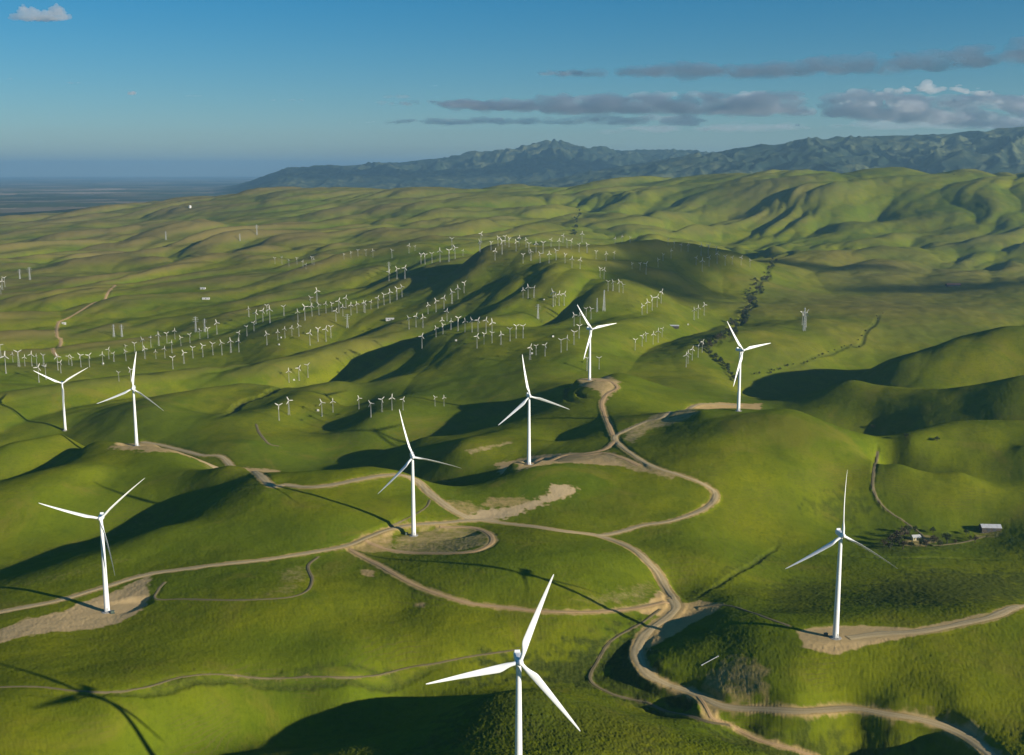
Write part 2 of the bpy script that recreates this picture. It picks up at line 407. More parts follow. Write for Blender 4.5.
BARE = [
 ([(905,536),(930,534),(940,541),(925,547),(905,546)], 0.45, 3, 6, 0.1),
 ([(972,532),(1004,530),(1002,537),(975,539)], 0.4, 3, 6, 0.1),  # trampled and eroded earth: pixels, strength, softness, raggedness, paler
 ([(82,602),(118,590),(150,575),(149,600),(138,614),(100,628),(50,632),(0,643),(-5,632),(30,618),(60,612)], 0.95, 3, 7, 0.25),
 ([(797,632),(812,627),(860,625),(915,628),(1000,612),(1024,606),(1024,610),(940,631),(885,642),(835,655),(803,648)], 0.95, 2, 3, 0.15),
 ([(395,536),(420,527),(470,527),(490,536),(488,546),(450,553),(390,551)], 0.5, 5, 10, 0.15),
 ([(692,407),(720,402),(762,403),(762,408),(735,413),(700,413)], 0.85, 4, 8, 0.0),
 ([(572,380),(600,375),(622,382),(616,390),(606,402),(598,392),(580,387)], 0.7, 5, 10, 0.1),
 ([(495,463),(530,456),(590,452),(615,456),(625,466),(570,463),(520,471)], 0.8, 4, 10, 0.1),
 ([(462,518),(480,510),(520,505),(548,493),(548,485),(562,483),(580,489),(565,498),(535,507),(505,519),(482,522)], 0.95, 4, 13, 0.45),
 ([(485,497),(520,496),(545,503),(510,508),(480,507)], 0.55, 6, 18, 0.0),
 ([(110,449),(125,440),(155,438),(205,452),(280,470),(300,478),(292,488),(255,480),(210,466),(150,452)], 0.75, 5, 16, 0.1),
 ([(360,536),(395,527),(392,552),(350,552)], 0.6, 3, 6, 0.0),
 ([(650,600),(664,588),(682,604),(668,617),(640,613)], 0.85, 3, 5, 0.0),
 ([(672,606),(700,600),(724,604),(712,614),(690,625),(664,640),(648,650),(640,640),(655,626)], 0.9, 3, 4, -0.2),
 ([(693,690),(730,655),(770,665),(768,700),(720,704)], 0.5, 6, 16, 0.0),
 ([(910,711),(945,714),(985,728),(985,740),(962,735),(930,722)], 0.7, 4, 9, 0.2),
 ([(700,700),(720,700),(722,722),(700,722)], 0.7, 3, 7, 0.0),
 ([(625,430),(645,420),(690,405),(700,412),(650,430),(632,444),(622,440)], 0.55, 6, 12, 0.2),
 ([(605,450),(640,462),(680,476),(672,480),(630,470),(605,460)], 0.6, 5, 10, 0.1),
 ([(440,500),(470,500),(490,512),(470,518),(455,512)], 0.5, 6, 14, 0.0),
 ([(565,600),(620,588),(650,580),(662,590),(650,603),(600,607)], 0.35, 8, 16, 0.2),
 ([(465,450),(495,445),(512,440),(512,444),(490,450),(470,455)], 0.55, 4, 10, 0.3),
 ([(150,508),(215,492),(300,487),(300,495),(210,510),(90,545),(0,572),(0,562),(90,535)], 0.22, 8, 22, 0.0),
 ([(0,583),(60,572),(130,555),(130,562),(60,582),(0,592)], 0.25, 6, 18, 0.0),
 ([(275,572),(300,565),(312,575),(295,592),(255,598),(285,585)], 0.35, 5, 14, 0.2),
 ([(360,569),(375,570),(374,577),(362,575)], 0.8, 2, 3, 0.0),
 ([(414,602),(426,602),(424,608),(414,606)], 0.7, 2, 3, 0.0),
 ([(200,455),(222,462),(220,492),(206,490)], 0.3, 6, 16, 0.3),
]
for poly, st, soft, jit, pale in BARE:
    P = world_poly(poly); S, m = poly_mask(P, soft + 1.0, jit * 0.55)
    m = m * (0.92 + 0.15 * JIT[S])
    DIRT[S] = np.maximum(DIRT[S], np.clip(m, 0, 1) * st); PALE[S] = PALE[S] + np.clip(m, 0, 1) * pale

SCRUBS = [  # rough dark brush
 ([(845,612),(870,585),(930,570),(1030,556),(1030,600),(960,618),(900,624)], 0.62, 14, 30),
 ([(765,590),(800,580),(830,585),(825,615),(780,612)], 0.45, 12, 26),
 ([(690,650),(720,630),(790,640),(800,665),(770,690),(735,660)], 0.2, 10, 24),
 ([(470,690),(560,694),(640,712),(680,740),(640,755),(500,755),(430,750)], 0.38, 12, 40),
 ([(480,660),(560,655),(600,640),(620,650),(590,690),(540,676),(470,680)], 0.75, 8, 20),
 ([(600,640),(640,620),(650,660),(690,700),(640,702),(600,690)], 0.7, 8, 20),
 ([(700,725),(760,735),(850,745),(900,735),(890,752),(760,752)], 0.6, 8, 18),
 ([(810,505),(850,495),(870,505),(850,520)], 0.5, 14, 30),
 ([(150,686),(180,678),(235,676),(400,673),(400,678),(235,684),(150,694)], 0.55, 3, 6),
 ([(760,548),(775,545),(720,585),(690,603),(682,598),(730,570)], 0.5, 4, 10),
 ([(860,548),(900,530),(960,536),(960,548),(900,556)], 0.5, 8, 16),
]
for poly, st, soft, jit in SCRUBS:
    P = world_poly(poly); S, m = poly_mask(P, soft, jit)
    SCRUB[S] = np.maximum(SCRUB[S], m * st)
# brush stands a little proud of the grass
br = fbm(GX, GY, 4.5, 2, 611)
GZ += np.where(DD[:, None] < 1500, SCRUB * np.clip(br + 0.15, 0, 1) * 0.75, 0)

# straw-coloured ground: drier towards the plain and on the convex backs of far hills
PXG = CX + FPX * np.tan(np.clip(AZ, -1.2, 1.2))[None]
DRY[:] = np.clip(sstep(1800, 5500, DD)[:, None] * (0.50 - 0.35 * sstep(200, 620, PXG)) + 0.35 * fbm(GX, GY, 900, 3, 501) * sstep(1500, 3000, DD)[:, None] + 0.35 * np.exp(-(((PXG - 900) / 170) ** 2 + ((LD[:, None] - math.log(3600)) / 0.30) ** 2)), 0, 1)

def blur(a, n, ax):
    k = np.cumsum(np.concatenate([np.repeat(np.take(a, [0], ax), n + 1, ax), a, np.repeat(np.take(a, [-1], ax), n, ax)], ax), ax)
    m = a.shape[ax]; return (np.take(k, range(2 * n + 1, 2 * n + 1 + m), ax) - np.take(k, range(0, m), ax)) / (2 * n + 1)
rise = (GZ - blur(blur(GZ, 14, 0), 22, 1)) / DD[:, None] * 1000
DRY[:] = np.clip(DRY + sstep(1700, 3000, DD)[:, None] * np.clip(rise * 0.22, -0.25, 0.55) * (1.15 - 0.75 * sstep(150, 650, PXG)), 0, 1)

# ------------------------------------------------------------------ material helpers
class Mat:
    def __init__(self, name):
        self.m = bpy.data.materials.new(name); self.m.use_nodes = True
        self.nt = self.m.node_tree; self.b = self.nt.nodes['Principled BSDF']
        self.b.inputs['Roughness'].default_value = 0.9
        self.b.inputs['Specular IOR Level'].default_value = 0.15
    def n(self, t, **kw):
        nd = self.nt.nodes.new(t)
        for k, v in kw.items():
            setattr(nd, k, v)
        return nd
    def link(self, a, b): self.nt.links.new(a, b)
    def coord(self):
        if not hasattr(self, '_c'): self._c = self.n('ShaderNodeNewGeometry').outputs['Position']
        return self._c
    def noise(self, scale, detail=4, rough=0.55, vec=None, distort=0.0):
        nd = self.n('ShaderNodeTexNoise'); nd.inputs['Scale'].default_value = scale; nd.inputs['Detail'].default_value = detail
        nd.inputs['Roughness'].default_value = rough; nd.inputs['Distortion'].default_value = distort
        self.link(vec or self.coord(), nd.inputs['Vector']); return nd.outputs['Fac']
    def ramp(self, fac, a, b, ca=(0, 0, 0, 1), cb=(1, 1, 1, 1)):
        nd = self.n('ShaderNodeMapRange'); nd.interpolation_type = 'SMOOTHSTEP'
        nd.inputs['From Min'].default_value = a; nd.inputs['From Max'].default_value = b
        self.link(fac, nd.inputs['Value']); return nd.outputs[0]
    def mix(self, fac, a, b):
        nd = self.n('ShaderNodeMix'); nd.data_type = 'RGBA'
        if isinstance(fac, (int, float)): nd.inputs[0].default_value = fac
        else: self.link(fac, nd.inputs[0])
        for sock, v in ((nd.inputs[6], a), (nd.inputs[7], b)):
            if isinstance(v, tuple): sock.default_value = v if len(v) == 4 else (*v, 1)
            else: self.link(v, sock)
        return nd.outputs[2]
    def math(self, op, a, b=0.0):
        nd = self.n('ShaderNodeMath'); nd.operation = op
        for sock, v in ((nd.inputs[0], a), (nd.inputs[1], b)):
            if isinstance(v, (int, float)): sock.default_value = v
            else: self.link(v, sock)
        return nd.outputs[0]
    def attr(self, name):
        nd = self.n('ShaderNodeAttribute'); nd.attribute_name = name; return nd
    def bump(self, h, dist, strength=1.0, prev=None):
        nd = self.n('ShaderNodeBump'); nd.inputs['Distance'].default_value = dist; nd.inputs['Strength'].default_value = strength
        self.link(h, nd.inputs['Height'])
        if prev is not None: self.link(prev, nd.inputs['Normal'])
        return nd.outputs[0]
    def color(self, c):
        if isinstance(c, tuple): self.b.inputs['Base Color'].default_value = (*c[:3], 1)
        else: self.link(c, self.b.inputs['Base Color'])

GRASS_A = (0.112, 0.146, 0.0070); GRASS_B = (0.166, 0.176, 0.0070); GRASS_C = (0.080, 0.108, 0.0070); STRAW = (0.215, 0.155, 0.050)
def grass_material():
    M = Mat('grass_and_earth')
    big = M.ramp(M.noise(0.0042, 3, 0.5), 0.38, 0.62)
    med = M.ramp(M.noise(0.022, 4, 0.6, distort=0.6), 0.35, 0.68)
    tuft = M.noise(0.24, 5, 0.7)
    c = M.mix(big, GRASS_A, GRASS_B)
    c = M.mix(M.math('MULTIPLY', med, 0.55), c, GRASS_C)
    c = M.mix(M.math('MULTIPLY', M.ramp(tuft, 0.46, 0.70), 0.30), c, (0.040, 0.064, 0.006))
    c = M.mix(M.math('MULTIPLY', M.ramp(M.noise(0.095, 5, 0.72, distort=0.8), 0.50, 0.68), 0.30), c, (0.052, 0.078, 0.007))
    c = M.mix(M.math('MULTIPLY', M.ramp(M.noise(0.9, 2, 0.6), 0.5, 0.75), 0.30), c, (0.135, 0.150, 0.022))
    # cattle terracettes: faint level lines on the steeper turf
    g = M.n('ShaderNodeNewGeometry'); sp = M.n('ShaderNodeSeparateXYZ'); M.link(g.outputs['Position'], sp.inputs[0])
    sn = M.n('ShaderNodeSeparateXYZ'); M.link(g.outputs['True Normal'], sn.inputs[0])
    wv = M.math('SINE', M.math('ADD', M.math('MULTIPLY', sp.outputs[2], 3.2), M.math('MULTIPLY', M.noise(0.025, 4, 0.6), 22.0)))
    steep = M.math('SUBTRACT', 1.0, M.ramp(sn.outputs[2], 0.93, 0.985))
    patch = M.ramp(M.noise(0.014, 3, 0.6), 0.48, 0.62)
    c = M.mix(M.math('MULTIPLY', M.math('MULTIPLY', M.ramp(wv, 0.45, 0.95), steep), M.math('MULTIPLY', patch, 0.6)), c, (0.120, 0.110, 0.030))
    # worn and lush patches
    c = M.mix(M.math('MULTIPLY', M.ramp(M.noise(0.009, 5, 0.7, distort=1.2), 0.52, 0.68), 0.6), c, (0.165, 0.150, 0.020))
    c = M.mix(M.math('MULTIPLY', M.ramp(M.noise(0.0065, 4, 0.65, distort=0.7), 0.56, 0.70), 0.5), c, (0.062, 0.105, 0.006))
    cov = M.attr('cover'); sep = M.n('ShaderNodeSeparateColor'); M.link(cov.outputs['Color'], sep.inputs[0])
    dirt, scrub, dry = sep.outputs[0], sep.outputs[1], sep.outputs[2]; pale = cov.outputs['Alpha']
    straw = M.mix(M.noise(0.012, 4, 0.6), STRAW, (0.130, 0.108, 0.036))
    c = M.mix(M.math('MULTIPLY', dry, 0.85), c, straw)
    sc = M.mix(M.ramp(M.noise(0.35, 4, 0.7), 0.38, 0.62), (0.020, 0.034, 0.009), (0.060, 0.072, 0.016))
    c = M.mix(scrub, c, sc)
    e = M.mix(M.noise(0.08, 5, 0.65), (0.370, 0.240, 0.095), (0.460, 0.330, 0.140))
    e = M.mix(M.math('MULTIPLY', M.ramp(M.noise(0.6, 3, 0.6), 0.45, 0.7), 0.22), e, (0.300, 0.210, 0.105))
    e = M.mix(pale, e, (0.56, 0.45, 0.29))
    ragged = M.math('ADD', dirt, M.math('MULTIPLY', M.math('SUBTRACT', M.noise(0.16, 4, 0.65), 0.5), 0.6))
    c = M.mix(M.ramp(ragged, 0.16, 0.74), c, e)
    M.color(c)
    h = M.math('ADD', M.math('MULTIPLY', tuft, 1.0), M.math('MULTIPLY', M.noise(0.07, 3, 0.6), 1.6))
    nb = M.bump(h, 1.0, 0.32)
    M.link(nb, M.b.inputs['Normal'])
    M.b.inputs['Roughness'].default_value = 1.0; M.b.inputs['Specular IOR Level'].default_value = 0.0
    return M.m

def mountain_material():
    M = Mat('chaparral_and_field')
    g = M.n('ShaderNodeNewGeometry'); sp = M.n('ShaderNodeSeparateXYZ'); M.link(g.outputs['Position'], sp.inputs[0])
    nse = M.noise(0.0011, 6, 0.62, distort=0.5)
    c = M.mix(M.ramp(nse, 0.44, 0.60), (0.024, 0.040, 0.026), (0.105, 0.115, 0.050))
    c = M.mix(M.ramp(M.noise(0.006, 5, 0.7), 0.45, 0.62), c, (0.024, 0.038, 0.020))
    c = M.mix(M.math('MULTIPLY', M.ramp(M.noise(0.0035, 6, 0.75), 0.48, 0.64), 0.55), c, (0.110, 0.118, 0.055))
    c = M.mix(M.math('MULTIPLY', M.ramp(M.noise(0.008, 5, 0.7), 0.45, 0.58), 0.8), c, (0.016, 0.028, 0.022))
    # ploughed and fallow fields on the plain
    vo = M.n('ShaderNodeTexVoronoi'); vo.distance = 'CHEBYCHEV'; vo.inputs['Scale'].default_value = 0.0007; M.link(g.outputs['Position'], vo.inputs['Vector'])
    sx = M.n('ShaderNodeSeparateColor'); M.link(vo.outputs['Color'], sx.inputs[0])
    f = M.mix(M.ramp(sx.outputs[0], 0.2, 0.9), (0.060, 0.075, 0.035), (0.210, 0.160, 0.100))
    f = M.mix(M.ramp(sx.outputs[1], 0.78, 0.86), f, (0.34, 0.26, 0.18))
    f = M.mix(M.ramp(M.noise(0.0004, 3, 0.5), 0.45, 0.65), f, (0.030, 0.045, 0.025))
    flat = M.ramp(sp.outputs['Z'], -15, 15)
    c = M.mix(flat, f, c)
    M.color(c); M.b.inputs['Roughness'].default_value = 1.0; M.b.inputs['Specular IOR Level'].default_value = 0.0
    return M.m

def sheet(name, i0, i1, mat, cover=False):
    ni = i1 - i0; nj = len(AZ) - 1
    co = np.stack([GX[i0:i1, :-1], GY[i0:i1, :-1], GZ[i0:i1, :-1]], -1).reshape(-1, 3).astype(np.float32)
    ii, jj = np.meshgrid(np.arange(ni - 1), np.arange(nj), indexing='ij')
    j2 = (jj + 1) % nj
    q = np.stack([ii * nj + jj, (ii + 1) * nj + jj, (ii + 1) * nj + j2, ii * nj + j2], -1).reshape(-1, 4)
    q = q[:, ::-1]
    me = bpy.data.meshes.new(name)
    nv = len(co)
    if i0 == 0:
        co = np.vstack([co, [[0, 0, float(GZ[0, :-1].mean())]]]).astype(np.float32)
    me.vertices.add(len(co)); me.vertices.foreach_set('co', co.ravel())
    loops = q.ravel(); starts = np.arange(len(q)) * 4
    if i0 == 0:
        t = np.stack([np.full(nj, nv), (np.arange(nj) + 1) % nj, np.arange(nj)], -1)
        starts = np.concatenate([starts, len(loops) + np.arange(nj) * 3]); loops = np.concatenate([loops, t.ravel()])
    me.loops.add(len(loops)); me.loops.foreach_set('vertex_index', loops.astype(np.int32))
    me.polygons.add(len(starts)); me.polygons.foreach_set('loop_start', starts.astype(np.int32))
    me.polygons.foreach_set('use_smooth', np.ones(len(starts), bool))
    me.update(calc_edges=True)
    if cover:
        at = me.attributes.new('cover', 'FLOAT_COLOR', 'POINT')
        v = np.stack([a[i0:i1, :-1] for a in (DIRT, SCRUB, DRY, np.clip(PALE, 0, 1))], -1).reshape(-1, 4).astype(np.float32)
        if len(co) > nv: v = np.vstack([v, [[0, 0, 0, 0]]]).astype(np.float32)
        at.data.foreach_set('color', np.ascontiguousarray(v).ravel())
    o = bpy.data.objects.new(name, me); COL.objects.link(o); me.materials.append(mat)
    o['kind'] = 'structure'
    return o

ISPLIT = int(np.searchsorted(LD, math.log(10300)))
grass_mat = grass_material()
sheet('grass_hills', 0, ISPLIT + 1, grass_mat, True)
sheet('mountains_and_plain', ISPLIT, len(LD), mountain_material())

# road ribbons
def road_material(name, a, b, track):
    M = Mat(name)
    uv = M.n('ShaderNodeUVMap'); sp = M.n('ShaderNodeSeparateXYZ'); M.link(uv.outputs[0], sp.inputs[0])
    off = M.math('ABSOLUTE', M.math('SUBTRACT', sp.outputs[0], 0.5))
    rut = M.math('SUBTRACT', 1.0, M.ramp(M.math('ABSOLUTE', M.math('SUBTRACT', off, 0.2)), 0.03, 0.16))
    c = M.mix(M.noise(0.10, 5, 0.65), a, b)
    c = M.mix(M.math('MULTIPLY', M.ramp(M.noise(0.7, 3, 0.65), 0.45, 0.7), 0.35), c, tuple(x * 0.6 for x in a))
    c = M.mix(M.math('MULTIPLY', rut, 0.5), c, track)
    M.color(c); M.link(M.bump(M.noise(1.2, 4, 0.7), 0.15, 0.6), M.b.inputs['Normal'])
    return M.m
ROADM = {
 'gravel_road': road_material('grey_gravel', (0.360, 0.265, 0.130), (0.440, 0.335, 0.170), (0.50, 0.39, 0.215)),
 'dirt_road': road_material('brown_earth', (0.350, 0.215, 0.095), (0.450, 0.300, 0.140), (0.50, 0.35, 0.175)),
 'farm_track': road_material('worn_track', (0.110, 0.100, 0.040), (0.190, 0.150, 0.075), (0.27, 0.20, 0.11)),
}
def ribbon(kind, w, path):
    n = len(path); T = np.gradient(path, axis=0); T /= np.linalg.norm(T, axis=1)[:, None] + 1e-9
    N = np.stack([-T[:, 1], T[:, 0]], -1)
    K = 7
    vs = []; uvs = []
    s = 0
    for i in range(n):
        if i: s += np.linalg.norm(path[i] - path[i - 1])
        ww = w * (1 + 0.14 * math.sin(s * 0.045 + w) + 0.10 * math.sin(s * 0.17)) * 0.5
        for k in range(K):
            u = k / (K - 1); p = path[i] + N[i] * (u - 0.5) * 2 * ww
            d = math.hypot(*p)
            vs.append((p[0], p[1], ground(p[0], p[1]) + (0.32 if 0 < k < K - 1 else -0.05) + 0.00012 * max(0, d - 700))); uvs.append((u, s * 0.1))
    fs = [(i * K + k, (i + 1) * K + k, (i + 1) * K + k + 1, i * K + k + 1) for i in range(n - 1) for k in range(K - 1)]
    fs = [f[::-1] for f in fs]
    me = bpy.data.meshes.new(kind); me.from_pydata(vs, [], fs); me.update()
    ul = me.uv_layers.new(name='UVMap')
    li = np.zeros(len(me.loops), np.int32); me.loops.foreach_get('vertex_index', li)
    ul.data.foreach_set('uv', np.array(uvs)[li].ravel())
    me.polygons.foreach_set('use_smooth', np.ones(len(fs), bool))
    me.materials.append(ROADM[kind])
    o = bpy.data.objects.new(kind, me); COL.objects.link(o); o['kind'] = 'structure'
for kind, w, path in paths:
    ribbon(kind, w, path)
# ------------------------------------------------------------------ building helpers
def plain(name, col, rough=0.5, spec=0.3, var=0.0, scale=0.5, metal=0.0):
    M = Mat(name); M.b.inputs['Roughness'].default_value = rough; M.b.inputs['Specular IOR Level'].default_value = spec; M.b.inputs['Metallic'].default_value = metal
    if var:
        tc = M.n('ShaderNodeTexCoord')
        M.color(M.mix(M.ramp(M.noise(scale, 5, 0.65, tc.outputs['Object']), 0.35, 0.7), col, tuple(c * (1 - var) for c in col)))
    else: M.color(col)
    return M.m

def streaked_white(name, col):
    """white gel coat with faint rain streaks and grime"""
    M = Mat(name); tc = M.n('ShaderNodeTexCoord'); mp = M.n('ShaderNodeMapping'); mp.inputs['Scale'].default_value = (1.6, 1.6, 0.05)
    M.link(tc.outputs['Object'], mp.inputs[0])
    c = M.mix(M.math('MULTIPLY', M.ramp(M.noise(1.0, 5, 0.6, mp.outputs[0]), 0.5, 0.75), 0.35), col, tuple(x * 0.72 for x in col))
    c = M.mix(M.math('MULTIPLY', M.ramp(M.noise(0.12, 4, 0.6, tc.outputs['Object']), 0.5, 0.7), 0.25), c, tuple(x * f for x, f in zip(col, (0.86, 0.84, 0.78))))
    M.color(c); M.b.inputs['Roughness'].default_value = 0.38; M.b.inputs['Specular IOR Level'].default_value = 0.4
    return M.m

WHITE = streaked_white('white_tower_paint', (0.78, 0.78, 0.75))
BLADE = streaked_white('white_gel_coat', (0.80, 0.80, 0.78))
NACEL = streaked_white('white_nacelle_shell', (0.74, 0.76, 0.77))
CONC = plain('pale_concrete', (0.36, 0.34, 0.30), 0.9, 0.1, 0.3, 0.8)
DARKM = plain('dark_steel', (0.05, 0.055, 0.06), 0.5, 0.4)
GALV = plain('galvanised_steel', (0.42, 0.43, 0.43), 0.55, 0.4, 0.25, 0.6)
SMALLT = plain('dull_tower_steel', (0.30, 0.30, 0.27), 0.6, 0.3, 0.2, 0.6)
SMALLW = plain('weathered_white_paint', (0.50, 0.48, 0.42), 0.55, 0.3, 0.2, 0.6)

class MB:
    def __init__(self): self.v = []; self.f = []
    def add(self, vs, fs):
        n = len(self.v); self.v += [tuple(v) for v in vs]; self.f += [tuple(i + n for i in f) for f in fs]
    def lathe(self, prof, seg, M=None, caps=True):
        vs = []; fs = []
        for r, z in prof:
            for k in range(seg):
                a = 2 * PI * k / seg; vs.append(Vector((r * math.cos(a), r * math.sin(a), z)))
        for i in range(len(prof) - 1):
            for k in range(seg):
                fs.append((i * seg + k, i * seg + (k + 1) % seg, (i + 1) * seg + (k + 1) % seg, (i + 1) * seg + k))
        if caps:
            fs.append(tuple(range(seg))[::-1]); fs.append(tuple((len(prof) - 1) * seg + k for k in range(seg)))
        if M is not None: vs = [M @ v for v in vs]
        self.add(vs, fs)
    def tube(self, a, b, r, seg=6, r2=None):
        a = Vector(a); b = Vector(b); q = (b - a).to_track_quat('Z', 'Y').to_matrix().to_4x4()
        self.lathe([(r, 0), (r2 if r2 is not None else r, (b - a).length)], seg, Matrix.Translation(a) @ q)
    def box(self, c, s, M=None):
        vs = [Vector((c[0] + sx * s[0] / 2, c[1] + sy * s[1] / 2, c[2] + sz * s[2] / 2)) for sx in (-1, 1) for sy in (-1, 1) for sz in (-1, 1)]
        if M is not None: vs = [M @ v for v in vs]
        self.add(vs, [(0, 1, 3, 2), (4, 6, 7, 5), (0, 4, 5, 1), (2, 3, 7, 6), (0, 2, 6, 4), (1, 5, 7, 3)])
    def mesh(self, name, mat, smooth=True, bevel=0.0):
        me = bpy.data.meshes.new(name); me.from_pydata(self.v, [], self.f); me.update()
        if bevel:
            bm = bmesh.new(); bm.from_mesh(me)
            bmesh.ops.bevel(bm, geom=bm.edges[:], offset=bevel, segments=3, affect='EDGES', profile=0.6)
            bm.to_mesh(me); bm.free()
        if smooth:
            me.polygons.foreach_set('use_smooth', np.ones(len(me.polygons), bool))
            try: me.set_sharp_from_angle(angle=math.radians(40))
            except Exception: pass
        me.materials.append(mat)
        return me
def link(name, me, parent=None, loc=(0, 0, 0), rot=(0, 0, 0)):
    o = bpy.data.objects.new(name, me); COL.objects.link(o); o.location = loc; o.rotation_euler = rot
    if parent is not None: o.parent = parent
    return o
def thing(name, label, cat, loc, rotz=0.0, group=None, me=None):
    o = bpy.data.objects.new(name, me); COL.objects.link(o); o.location = loc; o.rotation_euler = (0, 0, rotz)
    o['label'] = label; o['category'] = cat
    if group: o['group'] = group
    if me is None: o.empty_display_size = 1.0
    return o

# ------------------------------------------------------------------ the nine tall turbines
def blade_mesh(L):
    """aerofoil sections from a round root to a thin tip; local +Z runs to the tip, -Y is upwind"""
    N = 26; S = 34; vs = []; fs = []
    for i in range(S):
        t = i / (S - 1); z = 0.9 + t * (L - 0.9)
        if t < 0.05: chord = 2.1; th = 1.0
        elif t < 0.22:
            k = (t - 0.05) / 0.17; k = k * k * (3 - 2 * k); chord = 2.1 + 2.15 * k; th = 1.0 - 0.70 * k
        else:
            k = (t - 0.22) / 0.78; chord = 4.25 * (1 - k) ** 0.92 * 0.86 + 0.62; th = 0.30 - 0.14 * k
            if t > 0.985: chord *= 0.55
        tw = math.radians(16 * (1 - t) ** 2 + 2)
        bend = -1.9 * t ** 2.4
        for k in range(N):
            a = 2 * PI * k / N; x = 0.5 * math.cos(a); y = 0.5 * math.sin(a) * th
            blend = min(1.0, max(0.0, (1.0 - th) / 0.70))
            y *= 1 - 0.45 * blend * (0.5 - x)              # fuller towards the leading edge
            x -= 0.22 * blend
            X = x * chord; Y = y * chord
            vs.append((X * math.cos(tw) - Y * math.sin(tw), X * math.sin(tw) + Y * math.cos(tw) + bend, z))
    for i in range(S - 1):
        for k in range(N): fs.append((i * N + k, i * N + (k + 1) % N, (i + 1) * N + (k + 1) % N, (i + 1) * N + k))
    fs.append(tuple(range(N))[::-1]); fs.append(tuple((S - 1) * N + k for k in range(N)))
    m = MB(); m.add(vs, fs); return m.mesh('blade', BLADE)
BLADE_ME = blade_mesh(50.5)
def hub_mesh():
    m = MB(); M = Matrix.Rotation(PI / 2, 4, 'X')      # lathe axis z -> -y (upwind)
    m.lathe([(1.45, -1.5), (1.72, -1.2), (1.85, -0.3), (1.80, 0.6), (1.55, 1.5), (1.1, 2.2), (0.55, 2.6), (0.08, 2.75)], 28, M)
    for k in range(3):
        R = Matrix.Rotation(k * 2 * PI / 3, 4, 'Y'); m.lathe([(1.15, 0.3), (1.12, 1.75)], 22, R)
    return m.mesh('hub', BLADE)
HUB_ME = hub_mesh()
def nacelle_mesh():
    vs = []; N = 28; secs = [(-1.2, 1.55, 1.60, 0.0), (-0.6, 1.85, 1.85, 0.0), (1.5, 2.05, 2.0, 0.05), (5.5, 2.05, 2.0, 0.10), (8.2, 1.95, 1.80, 0.22), (9.3, 1.70, 1.45, 0.35), (9.7, 1.30, 1.10, 0.40)]
    fs = []
    for y, w, h, dz in secs:
        for k in range(N):
            a = 2 * PI * k / N; c, s = math.cos(a), math.sin(a)
            vs.append((w * math.copysign(abs(c) ** 0.42, c), y, dz + h * math.copysign(abs(s) ** 0.42, s)))
    for i in range(len(secs) - 1):
        for k in range(N): fs.append((i * N + k, (i + 1) * N + k, (i + 1) * N + (k + 1) % N, i * N + (k + 1) % N))
    fs.append(tuple(range(N))); fs.append(tuple((len(secs) - 1) * N + k for k in range(N))[::-1])
    m = MB(); m.add(vs, fs); return m.mesh('nacelle', NACEL)
NAC_ME = nacelle_mesh()
def cooler_mesh():
    m = MB(); m.box((0, 7.2, 2.75), (3.0, 0.5, 1.3)); m.box((0, 7.2, 2.2), (3.3, 1.2, 0.25)); return m.mesh('cooler', NACEL, False, 0.08)
COOL_ME = cooler_mesh()
def mast_mesh():
    m = MB(); m.tube((0.6, 8.3, 1.7), (0.6, 8.5, 4.4), 0.09); m.tube((-0.3, 8.5, 4.1), (1.5, 8.5, 4.1), 0.06)
    m.lathe([(0.16, 0), (0.2, 0.25), (0.05, 0.4)], 8, Matrix.Translation((-0.3, 8.5, 4.1))); m.lathe([(0.16, 0), (0.2, 0.25), (0.05, 0.4)], 8, Matrix.Translation((1.5, 8.5, 4.1)))
    return m.mesh('weather_mast', DARKM)
WMAST_ME = mast_mesh()
def tower_mesh(H):
    prof = []
    def r(z): return 2.30 + (1.32 - 2.30) * (z / H) ** 1.05
    zs = [0, H * 0.27, H * 0.62, H]
    for a, b in zip(zs[:-1], zs[1:]):
        for k in range(8):
            z = a + (b - a) * k / 8; prof.append((r(z), z))
        if b < H: prof += [(r(b) + 0.0, b - 0.12), (r(b) + 0.05, b - 0.10), (r(b) + 0.05, b + 0.10), (r(b), b + 0.12)]
    prof.append((r(H), H)); prof.sort(key=lambda p: p[1])
    m = MB(); m.lathe(prof, 40); return m.mesh('tower', WHITE)
def base_mesh():
    m = MB(); m.lathe([(4.6, -3.0), (4.6, 0.12), (4.4, 0.22), (2.75, 0.30), (2.7, 0.55), (2.45, 0.58)], 40); return m.mesh('foundation', CONC)
BASE_ME = base_mesh()
def door_mesh():
    m = MB(); m.box((0, -2.30, 2.75), (1.0, 0.16, 2.3)); return m.mesh('door', GALV, False, 0.04)
DOOR_ME = door_mesh()
def steps_mesh():
    m = MB()
    for k in range(6): m.box((0, -2.75 - 0.28 * k, 1.42 - 0.22 * k), (1.2, 0.26, 0.05))
    for s in (-0.62, 0.62):
        m.tube((s, -2.5, 1.45), (s, -4.3, 0.1), 0.05); m.tube((s, -2.5, 2.5), (s, -4.3, 1.15), 0.04); m.tube((s, -2.5, 1.45), (s, -2.5, 2.5), 0.04); m.tube((s, -4.3, 0.1), (s, -4.3, 1.15), 0.04)
    return m.mesh('steps', GALV)
STEP_ME = steps_mesh()
def cabinet_mesh():
    m = MB(); m.box((0, 0, 1.25), (2.6, 2.0, 2.1)); m.box((0, 0, 2.36), (2.9, 2.3, 0.12)); m.box((0, 0, 0.1), (3.4, 2.8, 0.35)); m.box((-0.02, -1.03, 1.25), (1.1, 0.06, 1.7)); return m
CAB_GREEN = cabinet_mesh().mesh('pad_transformer', plain('dull_green_paint', (0.08, 0.11, 0.08), 0.6, 0.3, 0.3), False)

